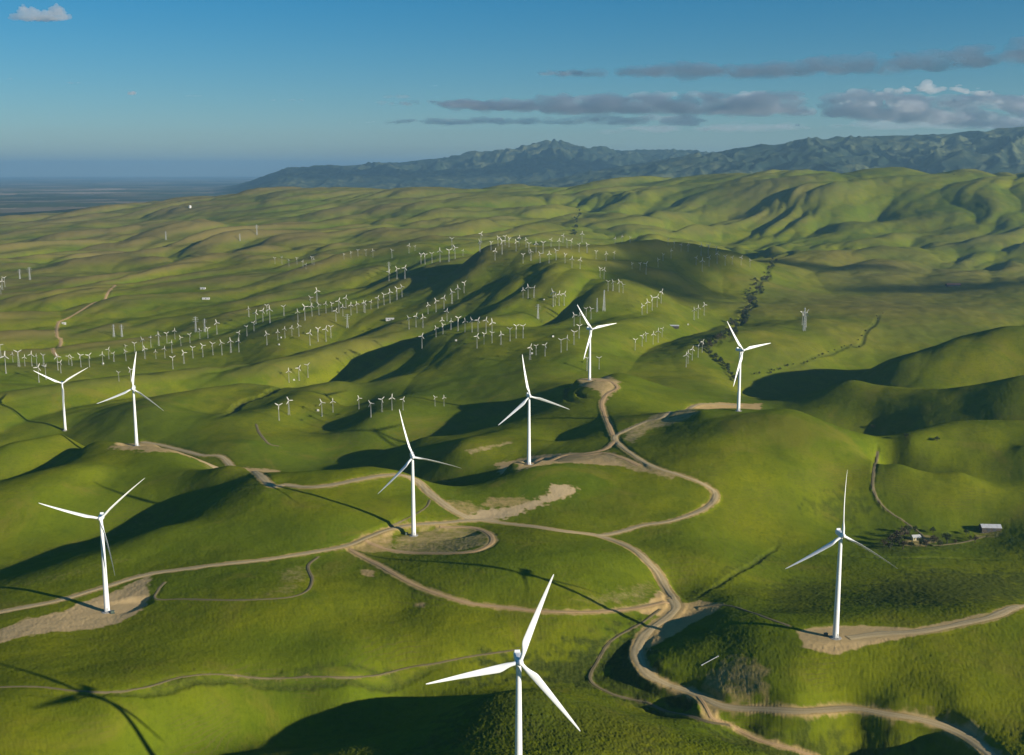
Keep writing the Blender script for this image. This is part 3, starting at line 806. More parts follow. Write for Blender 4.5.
OVER = 4.6
TALL = [ # hub position, yaw, blade phase, label
 ((4.2, 570.0, 95.0), 8, 21, 'nearest tall white turbine, on the closest hill at the bottom centre'),
 ((-99.0, 1117.0, 68.5), 11, 104, 'tall white turbine inside the oval dirt track on the middle mound'),
 ((-345.7, 928.8, 62.6), 10, 47, 'tall white turbine on the bare sandy pad at the left, beside the long road'),
 ((249.0, 830.0, 80.0), 5, 0, 'tall white turbine on the bare tongue of earth at the right'),
 ((21.0, 1325.0, 89.5), 11, 109, 'tall white turbine at the end of the dirt spur left of the road fork'),
 ((-507.0, 1510.0, 63.5), 8, 7, 'tall white turbine on the left ridge crest where the gravel road ends'),
 ((-772.0, 1940.0, -9.0), 21, 59, 'tall white turbine at the far left, rising from behind the grass ridge'),
 ((126.0, 1797.0, 104.8), 36, 84, 'farthest tall white turbine, on the small knoll at the top of the winding road'),
 ((305.5, 1503.0, 116.6), 34, 84, 'tall white turbine on the brown pad at the crest before the dark valley'),
]
PITCH_OF = (0, 52, 58, 58, 30, 38, 32, 0, 0)      # blades feathered by different amounts
TALL_POS = []
for (hx, hy, hz), yaw, ph, label in TALL:
    pit = math.radians(PITCH_OF[len(TALL_POS)])
    ya = math.radians(yaw); ax = Vector((math.sin(ya), -math.cos(ya), 0))
    bx, by = hx - ax.x * OVER, hy - ax.y * OVER
    gz = ground(bx, by); H = hz - 1.9 - gz
    TALL_POS.append((bx, by, gz))
    root = thing('wind_turbine', label, 'wind turbine', (bx, by, gz), ya, 'tall white wind turbines on the near hills')
    link('foundation', BASE_ME, root)
    tw = link('tower', tower_mesh(H), root, (0, 0, 0.3), (0, 0, 0.5 - ya))
    link('door', DOOR_ME, tw); link('steps', STEP_ME, tw)
    na = link('nacelle', NAC_ME, root, (0, -2.0, H + 1.9), (math.radians(-4), 0, 0))
    link('cooler', COOL_ME, na); link('weather_mast', WMAST_ME, na)
    hb = link('hub', HUB_ME, root, (0, -OVER, H + 2.05), (math.radians(-4), math.radians(ph), 0))
    for k in range(3):
        b = link('blade', BLADE_ME, root); 
        b.matrix_parent_inverse = Matrix.Identity(4)
        b.location = hb.location
        b.rotation_euler = (Matrix.Rotation(math.radians(-4), 4, 'X') @ Matrix.Rotation(math.radians(ph + 120 * k), 4, 'Y') @ Matrix.Rotation(pit, 4, 'Z')).to_euler()

# ------------------------------------------------------------------ the small turbines
def small_tower(lattice):
    m = MB(); H = 24.0
    if lattice:
        def leg(k, z):
            w = 1.75 + (0.42 - 1.75) * z / H; a = PI / 4 + k * PI / 2; return Vector((w * 1.2 * math.cos(a), w * 1.2 * math.sin(a), z))
        zs = [0, 4.5, 8.6, 12.4, 15.8, 18.8, 21.5, H]
        for k in range(4):
            m.tube(leg(k, -1.0), leg(k, H), 0.17, 5, 0.13)
            for a, b in zip(zs[:-1], zs[1:]):
                m.tube(leg(k, a), leg((k + 1) % 4, b), 0.085, 4); m.tube(leg((k + 1) % 4, a), leg(k, b), 0.085, 4)
    else:
        m.lathe([(0.70, -1.0), (0.66, 0.0), (0.60, 4), (0.46, 14), (0.34, H - 0.3), (0.42, H - 0.2), (0.42, H)], 12)
        m.lathe([(1.6, -1.0), (1.6, 0.15), (1.0, 0.3)], 12)
    return m.mesh('tower', SMALLT)
ST_TUBE = small_tower(False); ST_LAT = small_tower(True)
def small_nacelle():
    m = MB(); m.box((0, 0.9, 24.75), (1.5, 4.4, 1.4)); return m.mesh('nacelle', SMALLW, False, 0.25)
SN_ME = small_nacelle()
def small_rotor():
    m = MB(); M = Matrix.Rotation(PI / 2, 4, 'X'); m.lathe([(0.5, -0.3), (0.62, 0.0), (0.5, 0.6), (0.1, 1.0)], 10, M)
    for k in range(3):
        R = Matrix.Rotation(k * 2 * PI / 3, 4, 'Y'); L = 7.4
        vs = []
        for z, c, t, tw in ((0.3, 0.55, 0.5, 0.5), (1.6, 1.7, 0.34, 0.38), (4.0, 1.5, 0.26, 0.22), (6.6, 1.05, 0.16, 0.12), (L, 0.45, 0.08, 0.06)):
            for u, w in ((-0.5, 0), (-0.1, 0.5), (0.5, 0), (-0.1, -0.5)):
                X = u * c; Y = w * t; vs.append(R @ Vector((X * math.cos(tw) - Y * math.sin(tw), X * math.sin(tw) + Y * math.cos(tw), z)))
        fs = [(i * 4 + j, i * 4 + (j + 1) % 4, (i + 1) * 4 + (j + 1) % 4, (i + 1) * 4 + j) for i in range(4) for j in range(4)] + [(16, 17, 18, 19)]
        m.add(vs, fs)
    return m.mesh('rotor', SMALLW)
SR_ME = small_rotor()

ROWS = [ # where the row stands; (column, hub row, base row)
 ('front row along the left hillside', [(1,345,357),(6,352,373),(13,354,362),(19,352,367),(25,357,366),(32,354,366),(37,356,366),(44,355,367),(39,367,382),(46,366,379),(58,356,370),(61,362,373),(69,356,365),(72,357,366),(81,355,367),(89.5,355,367),(103,354,365),(109,349,359),(114,353,362),(119,372,381),(126,351,361),(135,343,353),(131,369,381),(145,348,359),(156,351,359),(165,348,358),(173,357,369),(172,342,353),(184,352,364),(193,347,358),(203,345,357),(213,343,355),(222,342,355),(231,340,353),(239,340,352)]),
 ('upper row behind the left front row', [(126,346,352),(143,339,351),(151,337,347),(159,334,346),(167,333,343),(175,330,339),(181,337,346),(190,334,343),(200,330,339),(208,328,338),(217,322,334),(239,332,341),(247,326,336)]),
 ('top row on the left brown rise', [(249,308,317),(256,312,324),(263,310,322),(267,305,314),(270,308,323),(284,306,316),(298,311,322),(305,306,320),(311,297,308),(312,305,316),(317,290,303),(319,304,315),(326,303,313),(332,303,312),(339,300,313),(343,306,316),(346,297,308),(351,304,315),(357,303,313),(365,302,313),(336,310,321)]),
 ('curved row below the left brown rise', [(254,322,331),(267,333,345),(278,331,340),(285,328,338),(292,327,336),(299,325,336),(310,332,345),(318,328,341),(326,328,341),(331,326,338)]),
 ('row of three above the dark gully left of centre', [(289,370,382),(299,367,380),(308,364,377)]),
 ('loose row above the dark green hollow', [(279,404,420),(289,399,415),(322,401,416),(333,400,412)]),
 ('lowest row on the central hill face', [(359,397,409),(371,402,417),(382,398,412),(392,396,410),(403,398,410)]),
 ('pair low on the face of the round central hill', [(435,399,406),(444,398,406)]),
 ('slanting row above the white shed', [(364,302,312),(371,301,309),(378,297,308),(384,294,305),(390,291,303),(397,288,300),(402,286,297)]),
 ('slanting row right of the shed', [(428,304,314),(436,300,312),(444,297,309),(452,291,304),(458,287,299),(464,282,293)]),
 ('row of three beside the white shed', [(409,317,329),(416,315,327),(423,316,328)]),
 ('long crest row of the round hill', [(436,327,337),(442,319,330),(443,324,334),(447,310,321),(451,320,330),(458,317,331),(465,320,332),(472,319,332),(478,319,332),(486,319,332),(492,321,336),(477,335,348),(484,333,344),(492,332,343),(501,333,345),(510,328,341),(516,325,338),(523,325,338)]),
 ('on the left shoulder of the round central hill', [(422,335,348)]),
 ('yellowish saddle row behind the centre', [(530,346,360),(536,345,355),(545,344,356),(561,339,352),(567,337,350),(574,331,345)]),
 ('cluster around the farthest tall turbine', [(574,314,326),(580,314,324),(579,325,338),(586,308,317),(591,308,319),(587,357,371),(599,357,369)]),
 ('row of three on the slope below summit', [(523,289,298),(528,286,298),(534,287,298)]),
 ('four on the slope below the summit', [(553,291,306),(555,295,305),(559,293,305),(564,293,305)]),
 ('slanting row of five right of centre', [(642,305,315),(647,301,313),(652,297,310),(657,296,307),(661,291,303)]),
 ('row of three in the bowl by the creek', [(694,309,320),(698,307,318),(704,304,315)]),
 ('row of six on the low swell', [(635,339,350),(642,335,346),(646,333,342),(653,333,344),(658,330,342),(662,328,337)]),
 ('row where the creek trees bend', [(686,354,367),(688,352,364),(692,348,360),(698,345,357),(702,341,352)]),
 ('crowded summit row of the big hill', [(463,250,256),(480,241,252),(481,233,243),(491,242,250),(498,237,246),(502,239,254),(505,236,245),(509,238,247),(516,241,251),(519,237,246),(526,239,247),(529,243,253),(536,243,252),(543,242,253),(551,239,247),(559,240,249),(563,235,243),(567,240,248),(571,240,249),(579,244,252),(582,233,242),(587,244,253),(596,251,259),(606,253,261)]),
 ('row just below the crowded summit row', [(495,250,260),(523,254,263),(531,251,261),(540,253,263),(549,253,263),(556,250,260),(565,254,263),(572,258,268),(580,259,269)]),
 ('far row behind the big dark hollow', [(614,252,259),(615,238,244),(622,236,242),(630,237,243),(668,239,245),(674,242,248),(681,244,251),(688,244,251)]),
 ('sunny ridge row right of the hollow', [(701,245,255),(708,245,256),(716,247,255),(717,253,263),(725,256,265),(732,257,264),(741,257,265),(750,260,267),(696,257,265),(709,257,266),(702,260,271)]),
 ('row inside the big dark hollow', [(671,250,258),(663,254,261),(658,259,267),(646,263,274),(640,263,270),(632,263,269)]),
 ('lit spur row below the dark hollow', [(600,268,277),(604,269,279),(608,281,291),(613,281,291),(619,281,292),(623,284,293)]),
 ('pale saddle row left of summit', [(392,250,258),(409,245,253),(415,246,251),(421,254,264),(425,254,264),(432,253,263),(440,250,262),(449,249,262),(452,237,249),(455,247,259)]),
 ('row of three under the pale saddle row', [(389,271,281),(397,268,279),(405,267,279)]),
 ('distant row on the far brown ridge', [(275,258,264),(282,257,264),(289,260,266),(297,258,264),(303,261,267),(306,264,269),(312,257,264),(314,259,265)]),
 ('faint distant row near centre left', [(344,254,259),(351,252,258),(358,250,256),(366,250,256),(373,250,257)]),
 ('clump on the knoll at the left edge', [(1,287,294),(2.5,281,290),(5,278,287)]),
 ('pair beside the guyed masts in the right valley', [(802,312,325),(806,312,327)]),
]
ORD = ['', 'first', 'second', 'third', 'fourth', 'fifth', 'sixth', 'seventh', 'eighth', 'ninth', 'tenth', 'eleventh', 'twelfth', 'thirteenth', 'fourteenth', 'fifteenth', 'sixteenth', 'seventeenth', 'eighteenth', 'nineteenth', 'twentieth']
TENS = {2: 'twenty', 3: 'thirty'}
def ordinal(n):
    if n <= 20: return ORD[n]
    if n == 30: return 'thirtieth'
    return TENS[n // 10] + '-' + ORD[n % 10]
NSMALL = 0
for phrase, row in ROWS:
    row = sorted(row); n = len(row)
    for i, (px, ph_, pb) in enumerate(row):
        P = meet(px, pb); d = math.hypot(P[0], P[1])
        want = (pb - ph_) / FPX * d * 0.95 / 24.9          # how tall it looks at that distance
        s = min(1.45, max(0.62, want))
        if n == 1: lab = 'lone small white turbine, ' + phrase
        elif n == 2: lab = ('left' if i == 0 else 'right') + ' small white turbine of the ' + phrase
        elif n == 3 and 'of three' in phrase: lab = ('left', 'middle', 'right')[i] + ' small white turbine in the ' + phrase
        else: lab = 'small turbine, %s from left in %s' % (ordinal(i + 1), phrase if phrase.startswith('four') else 'the ' + phrase)
        yaw = math.radians(rng.gauss(8, 14))
        root = thing('small_wind_turbine', lab, 'wind turbine', (P[0], P[1], P[2]), yaw, 'small older turbines: ' + phrase)
        root.scale = (s, s, s)
        tube = (NSMALL % 5) != 3
        link('tower', ST_TUBE if tube else ST_LAT, root); link('nacelle', SN_ME, root)
        link('rotor', SR_ME, root, (0, -1.7, 24.75), (0, rng.uniform(0, 2 * PI / 3), 0))
        NSMALL += 1

# lattice masts
def pylon_mesh(H, arms):
    m = MB()
    def leg(k, z):
        w = 2.6 + (0.6 - 2.6) * (max(z, 0) / H) ** 0.8; a = PI / 4 + k * PI / 2; return Vector((w * 1.2 * math.cos(a), w * 1.2 * math.sin(a), z))
    zs = [H * t for t in (0, 0.16, 0.31, 0.45, 0.58, 0.70, 0.81, 0.91, 1.0)]
    for k in range(4):
        m.tube(leg(k, -1.5), leg(k, H), 0.26, 5, 0.2)
        for a, b in zip(zs[:-1], zs[1:]):
            m.tube(leg(k, a), leg((k + 1) % 4, b), 0.13, 4); m.tube(leg((k + 1) % 4, a), leg(k, b), 0.13, 4); m.tube(leg(k, b), leg((k + 1) % 4, b), 0.12, 4)
    for z, w in arms:
        for s in (-1, 1):
            m.tube((0, 0.6, z), (s * w, 0, z), 0.16, 4); m.tube((0, -0.6, z), (s * w, 0, z), 0.16, 4); m.tube((0, 0, z + 1.8), (s * w, 0, z), 0.13, 4); m.tube((s * w, 0, z), (s * w, 0, z - 1.6), 0.10, 4)
    return m.mesh('lattice_pylon', GALV)
PYLON = pylon_mesh(36.0, [(25.0, 6.0), (29.5, 7.0), (33.8, 5.0)]); MASTM = pylon_mesh(40.0, [(38.5, 1.6)])
for px, pt, pb, me, lab in [
    (604,290,311,MASTM,'tall grey lattice mast standing left of the slanting row of five'),
    (597,298,312,MASTM,'faint shorter lattice mast left of the taller one on the middle slope'),
    (538,304,319,PYLON,'grey lattice pylon in the dark dip below the row of three'),
    (347.5,314,328,PYLON,'grey lattice pylon on the brown rise at the end of the top row'),
    (114,325,337,PYLON,'left pylon of the pale pair on the left hillside'),(122,325,337,PYLON,'right pylon of the pale pair on the left hillside'),
    (196,317,332,PYLON,'left lattice pylon of the two above the upper left row'),(205,319,332,PYLON,'right lattice pylon of the two above the upper left row'),
    (804,308,331,MASTM,'tall thin lattice mast in the right valley'),(389,262,273,PYLON,'lattice pylon on the slope under the pale saddle row'),
    (30,268,280,PYLON,'pale lattice pylon right of the clump on the left knoll'),(20,270,279,PYLON,'faint lattice pylon nearest the clump on the left knoll'),
    (166,232,240,PYLON,'lattice pylon before the dark gully on the far left hills'),(257,225,235,PYLON,'lattice pylon on the far hill left of centre'),(240,234,241,PYLON,'faint lattice pylon by the dark far gully left of centre')]:
    P = meet(px, pb); d = math.hypot(P[0], P[1]); s = min(1.3, max(0.6, (pb - pt) / FPX * d / (40.0 if me is MASTM else 36.0)))
    o = thing('lattice_mast' if me is MASTM else 'lattice_pylon', lab, 'lattice tower', tuple(P), rng.uniform(-0.4, 0.4), 'lattice towers among the hills', me); o.scale = (s, s, s)

# transformer kiosks and sheds
KIOSK = cabinet_mesh().mesh('transformer_kiosk', plain('cream_kiosk_paint', (0.62, 0.60, 0.54), 0.6, 0.3, 0.2), False)
for px, py, lab in [(281,338,'pale kiosk between the curved row turbines'),(279,345,'pale kiosk just below the curved row'),(294,380.5,'pale kiosk right of the first turbine above the dark gully'),(318,411,'pale kiosk beside the third turbine on the hollow rim'),
    (456,341,'pale kiosk on the face just under the crest row'),(544,300,'pale kiosk between the two middle slope rows'),(688,325,'pale kiosk in the grassy bowl left of the creek'),(532,354,'pale kiosk right of the first saddle turbine'),(553,337,'pale kiosk on the saddle top'),(103,364,'pale kiosk under the front row near the road')]:
    P = meet(px, py); o = thing('transformer_kiosk', lab, 'transformer', tuple(P), rng.uniform(-0.3, 0.3), 'small pale kiosks between the turbines', KIOSK); o.scale = (1.25, 1.25, 1.25)

def gable(name, L, W, H, R, wallm, roofm, P, rot, label, cat, doors=1, wins=2, over=0.5):
    root = thing(name, label, cat, tuple(P), rot)
    m = MB(); h = L / 2; w = W / 2
    m.add([(-h, -w, -2), (h, -w, -2), (h, w, -2), (-h, w, -2), (-h, -w, H), (h, -w, H), (h, w, H), (-h, w, H), (-h, 0, H + R - .05), (h, 0, H + R - .05)],
          [(0, 1, 5, 4), (2, 3, 7, 6), (1, 2, 6, 9, 5), (3, 0, 4, 8, 7), (4, 5, 9, 8), (6, 7, 8, 9)])
    link('wall', m.mesh('wall', wallm, False), root)
    m = MB(); o = over; dz = R / w * o
    for s in (-1, 1):
        a = [(-h - o, s * (w + o), H - dz), (h + o, s * (w + o), H - dz), (h + o, 0, H + R), (-h - o, 0, H + R)]
        b = [(x, y, z + 0.18) for x, y, z in a]
        q = [(0, 1, 2, 3), (7, 6, 5, 4), (0, 4, 5, 1), (1, 5, 6, 2), (3, 2, 6, 7), (0, 3, 7, 4)]
        m.add(a + b, q)
    link('roof', m.mesh('roof', roofm, False), root)
    for k in range(doors):
        m = MB(); x = (k - (doors - 1) / 2) * L * 0.3; m.box((x, -w - 0.04, H * 0.42), (L * 0.16, 0.1, H * 0.84)); link('door', m.mesh('door', DARKM, False), root)
    for k in range(wins):
        m = MB(); x = (-0.36 if k == 0 else 0.36) * L; m.box((x, -w - 0.04, H * 0.58), (L * 0.09, 0.1, H * 0.3)); link('window', m.mesh('window', DARKM, False), root)
    return root
CORR = plain('bare_metal_roofing', (0.50, 0.50, 0.50), 0.45, 0.5, 0.25, 0.3)
TIMB = plain('weathered_boards', (0.10, 0.085, 0.065), 0.9, 0.1, 0.4, 0.6)
CREAM = plain('pale_yellow_render', (0.62, 0.54, 0.30), 0.8, 0.2, 0.2); OFFW = plain('off_white_sheet', (0.52, 0.51, 0.48), 0.6, 0.3, 0.15)
TILE = plain('faded_red_tin', (0.34, 0.15, 0.10), 0.7, 0.3, 0.3)
def spot(px, py): return meet(px, py)
gable('barn', 21.0, 11.0, 4.2, 2.6, TIMB, CORR, spot(990, 530), math.radians(-4), 'long barn with pale metal roof standing alone right of the farm trees', 'barn', 2, 1)
gable('farmhouse', 9.0, 7.0, 3.4, 2.0, CREAM, OFFW, spot(915.5, 539.5), math.radians(8), 'small pale yellow farmhouse among the brown trees in the right valley', 'house', 1, 2)
gable('white_shed', 20.0, 9.0, 3.5, 1.8, OFFW, OFFW, spot(390, 320), math.radians(5), 'long white roofed shed on the flat between the turbine rows', 'shed', 2, 2)
gable('red_roofed_barn', 46.0, 16.0, 5.0, 4.0, TIMB, TILE, spot(953, 286), math.radians(3), 'faded red roofed barn on the far right valley floor', 'barn', 2, 2)
gable('white_shed', 16.0, 8.0, 3.5, 1.5, OFFW, OFFW, spot(203, 289), math.radians(-5), 'upper white shed of the two on the distant left slope', 'shed', 1, 2)
gable('white_shed', 22.0, 7.0, 3.0, 1.4, OFFW, OFFW, spot(206, 299), math.radians(4), 'lower white shed of the two on the distant left slope', 'shed', 1, 2)
gable('white_shed', 10.0, 6.0, 3.2, 1.5, OFFW, OFFW, spot(64, 324), math.radians(12), 'white shed at the bend of the pale left road', 'shed', 1, 1)
gable('grey_shed', 22.0, 9.0, 4.0, 2.0, TIMB, CORR, spot(674, 327.5), math.radians(-10), 'dark shed beside the dry patch in the grassy bowl', 'shed', 1, 1)
# water tank far left, pipe on the scrub slope
m = MB(); m.lathe([(9, -2), (9, 14), (8, 15.5), (4, 17.5), (0.3, 18.4)], 28); m.lathe([(9.4, 13.4), (9.4, 14.0), (9.0, 14.1)], 28, None, False)
thing('water_tank', 'white round water tank on the far left hill', 'water tank', tuple(spot(190, 208)), 0, None, m.mesh('water_tank', OFFW))
A = spot(701, 666); B = spot(718.5, 656.5)
m = MB(); dz = 0.5; L_ = Vector((B[0] - A[0], B[1] - A[1], B[2] - A[2]))
m.tube((0, 0, dz), L_ + Vector((0, 0, dz)), 0.30, 10); m.tube(L_ * 0.02 + Vector((0, 0, dz)), L_ * 0.05 + Vector((0, 0, dz)), 0.55, 10); m.tube(L_ * 0.95 + Vector((0, 0, dz)), L_ * 0.98 + Vector((0, 0, dz)), 0.55, 10)
for t in (0.1, 0.5, 0.9):
    q = L_ * t; m.box((q.x, q.y, q.z - 0.3), (0.9, 0.9, 1.0))
thing('drain_pipe', 'white pipe lying aslant on the dark scrubby slope inside the road bend', 'pipe', tuple(A), 0, None, m.mesh('drain_pipe', GALV))

# ------------------------------------------------------------------ trees
LEAFS = []
for nm, c in (('dark_oak_leaves', (0.030, 0.046, 0.016)), ('bare_brown_twigs', (0.062, 0.050, 0.030)), ('grey_green_leaves', (0.050, 0.060, 0.026))):
    M = Mat(nm); tc = M.n('ShaderNodeTexCoord'); oi = M.n('ShaderNodeObjectInfo')
    cc = M.mix(M.ramp(M.noise(0.5, 3, 0.6, tc.outputs['Object']), 0.35, 0.65), c, tuple(x * 1.7 for x in c)); cc = M.mix(M.math('MULTIPLY', oi.outputs['Random'], 0.4), cc, tuple(x * 0.6 for x in c)); M.color(cc); LEAFS.append(M.m)
BARK = plain('bark', (0.09, 0.07, 0.055), 0.95, 0.1, 0.3, 1.0)
def tree_meshes(kind, seed):
    r = random.Random(seed); t = MB(); c = MB()
    H = 9.5
    t.lathe([(0.55, -1.2), (0.42, 0.4), (0.33, 2.2), (0.24, 4.2)], 8)
    lobes = []
    for k in range(7):
        a = k * 2.4 + r.uniform(-.4, .4); rr = r.uniform(1.4, 3.4); z = r.uniform(4.2, 7.8)
        p = Vector((rr * math.cos(a), rr * math.sin(a), z)); t.tube((0, 0, r.uniform(2.2, 4.0)), p, 0.20, 5, 0.05); lobes.append((p, r.uniform(1.4, 2.3)))
    lobes.append((Vector((0, 0, 8.0)), 1.9))
    dens = 70 if kind != 1 else 46
    for p, R in lobes:
        for k in range(dens):
            d = Vector((r.gauss(0, 1), r.gauss(0, 1), r.gauss(0, 0.8))).normalized(); q = p + d * R * r.uniform(0.45, 1.08)
            s = r.uniform(0.28, 0.62); n = Vector((r.gauss(0, 1), r.gauss(0, 1), r.gauss(0.4, 1))).normalized(); u = n.orthogonal().normalized() * s; v = n.cross(u).normalized() * s * r.uniform(.6, 1)
            c.add([q - u, q - v * .8, q + u, q + v], [(0, 1, 2, 3)])
    return t.mesh('trunk', BARK), c.mesh('crown', LEAFS[kind], False)
TREES = [[tree_meshes(k, 10 * k + s) for s in range(3)] for k in range(3)]
def tree(name, P, s, kind, label, group, squash=1.0):
    root = thing(name, label, 'tree', tuple(P), rng.uniform(0, 6.28), group)
    root.scale = (s * rng.uniform(.9, 1.15), s * rng.uniform(.9, 1.15), s * squash * rng.uniform(.85, 1.1))
    a, b = TREES[kind][rng.randrange(3)]
    link('trunk', a, root); link('crown', b, root)
def along(px, n, jit):
    P = spline(px, 0.5); out = []
    for k in range(n):
        q = P[int((k + rng.random()) / n * (len(P) - 1))]; out.append((q[0] + rng.gauss(0, jit), q[1] + rng.gauss(0, jit * 0.7)))
    return out
CREEK = [(776,262),(768,268),(768,277),(758,284),(759,292),(748,297),(753,306),(743,312),(742,321),(731,327),(731,335),(719,337),(714,345),(704,341)]
for px, py in along(CREEK, 105, 2.6):
    tree('creek_tree', meet(px, py), rng.uniform(0.7, 1.5), rng.choice((0, 0, 2, 1)), 'bushy tree in the winding creek belt right of centre', 'trees of the winding creek belt')
for px, py in along([(700,342),(706,349),(712,356),(722,364),(730,372),(736,382)], 38, 1.6):
    tree('creek_tree', meet(px, py), rng.uniform(0.5, 1.1), rng.choice((0, 0, 2)), 'tree in the lower creek belt left of the tall crest turbine', 'trees of the lower creek belt')
for px, py in along([(884,310),(878,318),(868,328),(861,338),(858,346),(848,346),(838,350),(826,354),(812,360),(796,366),(780,369),(764,373),(750,377)], 26, 1.6):
    tree('streamside_bush', meet(px, py), rng.uniform(0.3, 0.7), rng.choice((0, 2, 2)), 'small dark bush on the thin stream line across the right valley', 'bushes of the thin right valley stream')
for px, py in along([(575,237),(576,228),(578,219),(581,212)], 14, 1.0):
    tree('gully_tree', meet(px, py), rng.uniform(1.2, 2.0), 0, 'dark tree in the steep far gully above the summit turbines', 'trees of the steep far gully')
for px, py, s, k, lab in [(892,545,1.25,1,'big brown tree at the left end of the farm grove'),(897,541,1.2,1,'tall brown tree behind the left end of the farm grove'),(904,538,1.25,1,'brown tree left of the yellow farmhouse'),(903,549,0.9,1,'front brown tree of the farm grove'),(884,546,0.8,1,'low brown tree standing left of the farm grove'),
    (911,548,0.75,0,'small dark tree before the yellow farmhouse'),(920,546,0.8,0,'dark tree right of and before the yellow farmhouse'),(915.5,531.5,0.7,0,'small dark tree behind the yellow farmhouse'),(933,533,0.7,0,'dark tree standing alone behind the farm'),(934,543,0.95,1,'brown tree right of the farmhouse'),(947,543,1.0,0,'round dark tree at the right end of the farm grove'),
    (975,543,0.75,1,'bare tan tree before the barn'),(966,535,0.7,0,'dark tree left of the barn corner'),(970,540,0.55,2,'low grey green tree left of the bare tan tree'),
    (890,549,0.7,2,'low grey green tree at the front left of the farm grove'),(899,545,1.0,2,'grey green tree in the middle of the farm grove'),(926,547,0.8,1,'brown tree in front of the farmhouse yard'),(940,547,0.75,2,'grey green tree between the brown and the round dark tree'),(908,534,0.9,2,'grey green tree behind the farmhouse at its left'),(955,545,0.6,1,'small brown tree right of the round dark tree')]:
    tree('farm_tree', meet(px, py), s * 1.12, k, lab, 'trees around the farm')
for px, py, lab in [(872,428,'lone bush on the grass crest under the shaded right spur'),(906,437.5,'left bush of the two behind the right grass crest'),(937,441,'right bush of the two behind the right grass crest'),(954,175,'lone bush on the far right skyline hill'),(782,208,'dark bush on the far right hillside'),(770,253,'bush at the top end of the winding creek')]:
    tree('bush', meet(px, py), 0.9, 0, lab, None, 0.7)
# green transformer beside each pad that shows one
for i, dx, dy, lab in [(2, 6.0, -3.5, 'green transformer box at the foot of the sandy pad turbine'), (1, -7.5, 2.5, 'green transformer box inside the oval dirt track'), (3, -6.5, 3.5, 'green transformer box on the right tongue of bare earth')]:
    bx, by, bz = TALL_POS[i]; thing('pad_transformer', lab, 'transformer', (bx + dx, by + dy, ground(bx + dx, by + dy)), 0.3, None, CAB_GREEN)

# ------------------------------------------------------------------ daylight
EL = math.radians(16.5); AZS = math.radians(31)
SUN = Vector((math.cos(AZS) * math.cos(EL), -math.sin(AZS) * math.cos(EL), math.sin(EL)))
world = bpy.data.worlds.new("World"); scene.world = world; world.use_nodes = True
wn = world.node_tree
sky = wn.nodes.new('ShaderNodeTexSky'); sky.sky_type = 'NISHITA'; sky.sun_disc = False
sky.sun_elevation = EL; sky.sun_rotation = math.atan2(SUN.x, SUN.y)
sky.altitude = 400; sky.air_density = 1.0; sky.dust_density = 0.0; sky.ozone_density = 5.5
bg = wn.nodes['Background']; bg.inputs[1].default_value = 0.052
hs = wn.nodes.new('ShaderNodeHueSaturation'); hs.inputs['Saturation'].default_value = 1.28; hs.inputs['Hue'].default_value = 0.492
wn.links.new(sky.outputs[0], hs.inputs['Color']); wn.links.new(hs.outputs[0], bg.inputs[0])
sun_d = bpy.data.lights.new('sun', 'SUN'); sun_d.energy = 5.0; sun_d.angle = math.radians(0.5); sun_d.color = (1.0, 0.92, 0.80)
sun_o = bpy.data.objects.new('sun', sun_d); COL.objects.link(sun_o); sun_o.rotation_euler = (-SUN).to_track_quat('-Z', 'Y').to_euler()
sun_o.location = (0, 0, 3000)
vs = scene.view_settings; vs.view_transform = 'Standard'; vs.look = 'None'; vs.gamma = 1.0; vs.exposure = 0.66; vs.use_curve_mapping = False

# the air: one closed box of thin even haze
def haze_box():
    bm = bmesh.new(); bmesh.ops.create_cube(bm, size=1.0)
    zb = float(GZ.min()) - 1.0; zt = float(max(GZ.max(), CAM_H)) + 60.0
    bmesh.ops.scale(bm, vec=(180000, 180000, zt - zb), verts=bm.verts); bmesh.ops.translate(bm, vec=(0, 0, (zt + zb) / 2), verts=bm.verts)
    me = bpy.data.meshes.new('haze'); bm.to_mesh(me); bm.free()
    o = bpy.data.objects.new('haze', me); COL.objects.link(o); o['kind'] = 'stuff'
    m = bpy.data.materials.new('thin_air'); m.use_nodes = True; nt = m.node_tree
    nt.nodes.remove(nt.nodes['Principled BSDF'])
    v = nt.nodes.new('ShaderNodeVolumePrincipled'); v.inputs['Density'].default_value = HAZE; v.inputs['Color'].default_value = (0.42, 0.74, 1.0, 1); v.inputs['Anisotropy'].default_value = 0.35
    nt.links.new(v.outputs[0], nt.nodes['Material Output'].inputs['Volume'])
    me.materials.append(m)
    return zt
HAZE = 3.0e-5
HAZE_TOP = haze_box()
cy = scene.cycles
cy.use_denoising = True
try: cy.denoiser = 'OPENIMAGEDENOISE'
except Exception: pass
cy.max_bounces = 6; cy.diffuse_bounces = 2; cy.glossy_bounces = 1; cy.transmission_bounces = 2; cy.volume_bounces = 2; cy.transparent_max_bounces = 8
